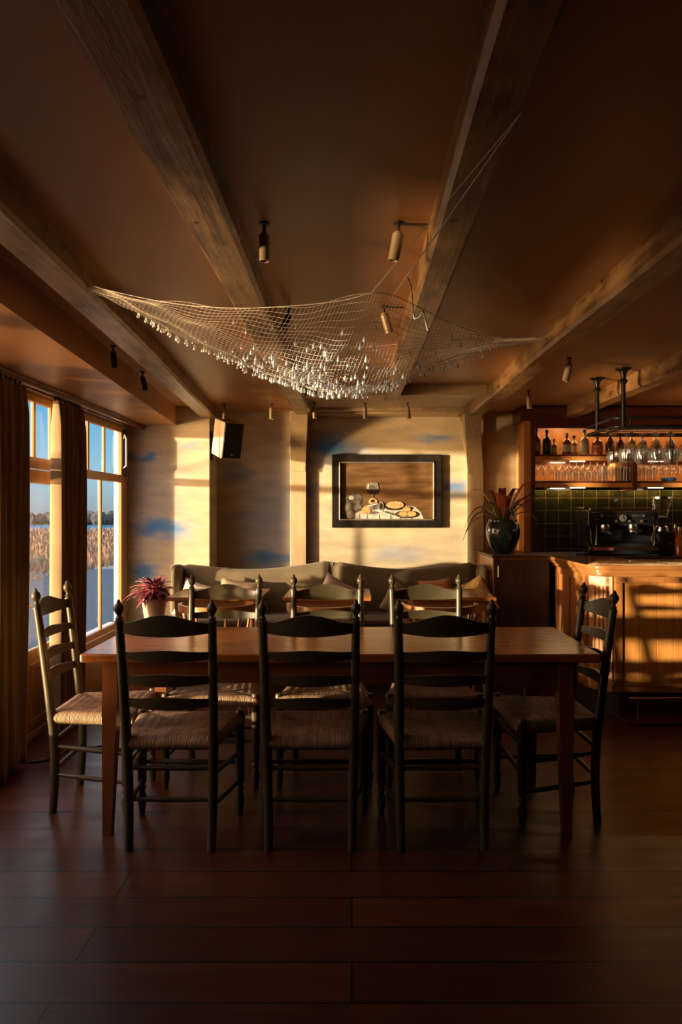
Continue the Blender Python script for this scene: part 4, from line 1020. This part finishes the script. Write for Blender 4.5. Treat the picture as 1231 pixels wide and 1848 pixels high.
# ------------------------------------------------------------------ crystal net
NETR = empty('net_chandelier', (0, 3.1, 2.2), 'sagging fishing net hung with crystal drops under the ceiling beams', 'chandelier')
O3 = Vector((0, 3.1, 2.2))
def PX(px, py, Y): return Vector(((px-CXP)*Y/F, Y, H-(py-CYP)*Y/F))-O3
def spline(pts, t):
    n = len(pts)-1; f = max(0, min(n-1e-6, t*n)); i = int(f); f -= i
    p0, p1, p2, p3 = pts[max(0, i-1)], pts[i], pts[i+1], pts[min(n, i+2)]
    return .5*((2*p1)+(p2-p0)*f+(2*p0-5*p1+4*p2-p3)*f*f+(3*p1-p0-3*p2+p3)*f**3)
EA = [PX(140, 510, 2.65), PX(235, 533, 2.6), PX(330, 550, 2.5), PX(430, 556, 2.4), PX(530, 552, 2.3), PX(620, 542, 2.22), PX(690, 528, 2.18), PX(760, 556, 2.4), PX(830, 590, 2.75), PX(905, 607, 3.15), PX(985, 611, 3.6)]
EB = [PX(140, 510, 2.65), PX(215, 546, 2.75), PX(300, 590, 2.9), PX(390, 634, 3.05), PX(470, 670, 3.15), PX(545, 695, 3.2), PX(620, 707, 3.2), PX(700, 695, 3.25), PX(790, 660, 3.35), PX(885, 630, 3.45), PX(985, 611, 3.6)]
EC = [PX(140, 510, 2.65), PX(240, 540, 2.85), PX(330, 568, 3.1), PX(430, 590, 3.4), PX(510, 606, 3.6), PX(570, 618, 3.7), PX(640, 626, 3.78), PX(710, 622, 3.8), PX(800, 614, 3.76), PX(890, 612, 3.68), PX(985, 611, 3.6)]
def net(u, v):
    A, Bq, C = spline(EA, u), spline(EB, u), spline(EC, u)
    l0 = (1-v)*(1-2*v); l1 = 4*v*(1-v); l2 = v*(2*v-1)
    p = A*l0+Bq*l1+C*l2
    return p+Vector((0, 0, .006*math.sin(u*40+v*17)+.005*math.sin(v*33-u*21)))
def netmesh():
    nu, nv = 118, 54; me = bpy.data.meshes.new('net'); vs = [net(i/nu, j/nv) for i in range(nu+1) for j in range(nv+1)]
    fs = [(i*(nv+1)+j, (i+1)*(nv+1)+j, (i+1)*(nv+1)+j+1, i*(nv+1)+j+1) for i in range(nu) for j in range(nv)]
    me.from_pydata(vs, [], fs); me.materials.append(M['net'])
    o = bpy.data.objects.new('net', me); COL.objects.link(o); o.parent = NETR
    w_ = o.modifiers.new('twine', 'WIREFRAME'); w_.thickness = .0011; w_.use_even_offset = False; w_.use_replace = True; w_.use_boundary = True
    o['kind'] = 'stuff'
netmesh()
for pts_, nm in ((EA, 'edge_cord'), (EB, 'belly_cord'), (EC, 'edge_cord')):
    MB().tube([spline(pts_, i/60) for i in range(61)], 0.0012, 5).build(nm, M['net'], NETR)
anchor = PX(940, 205, (2.20-H)*F/(CYP-205))
for q in (net(.57, 0), net(.62, .03), PX(735, 500, 2.05)): MB().tube([anchor, q], .0010, 5).build('suspension_cord', M['white'], NETR)
MB().tube([net(0, .5), PX(0, 465, 2.36)], .0010, 5).build('suspension_cord', M['white'], NETR)
MB().tube([net(1, .5), net(1, .5)+Vector((.02, .02, .03))], .001, 5).build('suspension_cord', M['white'], NETR)
wc = [PX(735, 500, 2.05), PX(742, 520, 2.1), PX(746, 560, 2.15), PX(748, 575, 2.15), PX(757, 572, 2.15), PX(764, 562, 2.15), PX(768, 580, 2.18), PX(772, 596, 2.2)]
MB().tube([spline(wc, i/40) for i in range(41)], .0022, 6).build('power_cord', M['white'], NETR, smooth=60)
rr = random.Random(17); drops = []
while len(drops) < 330:
    u = rr.gauss(.5, .17); v = rr.gauss(.38, .2)
    if not (.12 < u < .92 and .04 < v < .98): continue
    if u < .3 and v < .35: continue
    drops.append((u, v))
for k in range(46): drops.append((.14+.74*(k+.3*rr.random())/46, .5+rr.uniform(-.03, .03)))
dp = [(net(u, v)) for u, v in drops]
dp.sort(key=lambda p: (p+O3).y/(rr.uniform(.97, 1.03)))
def drop_mb(m, c, s_=1.0):
    m.lathe([(.0008, 0), (.0008, -.008), (.0025, -.013), (.0055*1.05, -.024), (.0075, -.031), (.0062, -.037), (0, -.040)], (0, 0, 0), 8, Matrix.Translation(c) @ Matrix.Diagonal((s_, s_, s_, 1)))
mm = MB(); drop_mb(mm, Vector((0, 0, 0))); d0 = mm.build('crystal_drop', M['crystal'], NETR, smooth=20); d0.location = dp[0]; d0.scale = (.8, .8, .8)
step = len(dp)/100; idx = set(range(1, 100))
for i in range(1, 100):
    c = d0.copy(); COL.objects.link(c); c.location = dp[i]; k = rr.uniform(.62, .85); c.scale = (k, k, k)
mm = MB()
for p in dp[100:]: drop_mb(mm, p, rr.uniform(.66, .9))
tag(mm.build('crystal_drops', M['crystal'], NETR, smooth=20), kind='stuff')

# floor cable at left
m = MB(); cp = [Vector(((px-CXP)*Y/F, Y, .006)) for px, Y in ((-40, 4.02), (20, 3.97), (70, 3.98), (105, 4.07), (128, 4.2), (170, 4.22), (215, 4.3))]
m.tube([spline(cp, i/40) for i in range(41)], .006, 8); tag(m.build('floor_cable', M['blackp'], smooth=60), 'black cable lying on the floor behind the sunlit chair', 'cable')
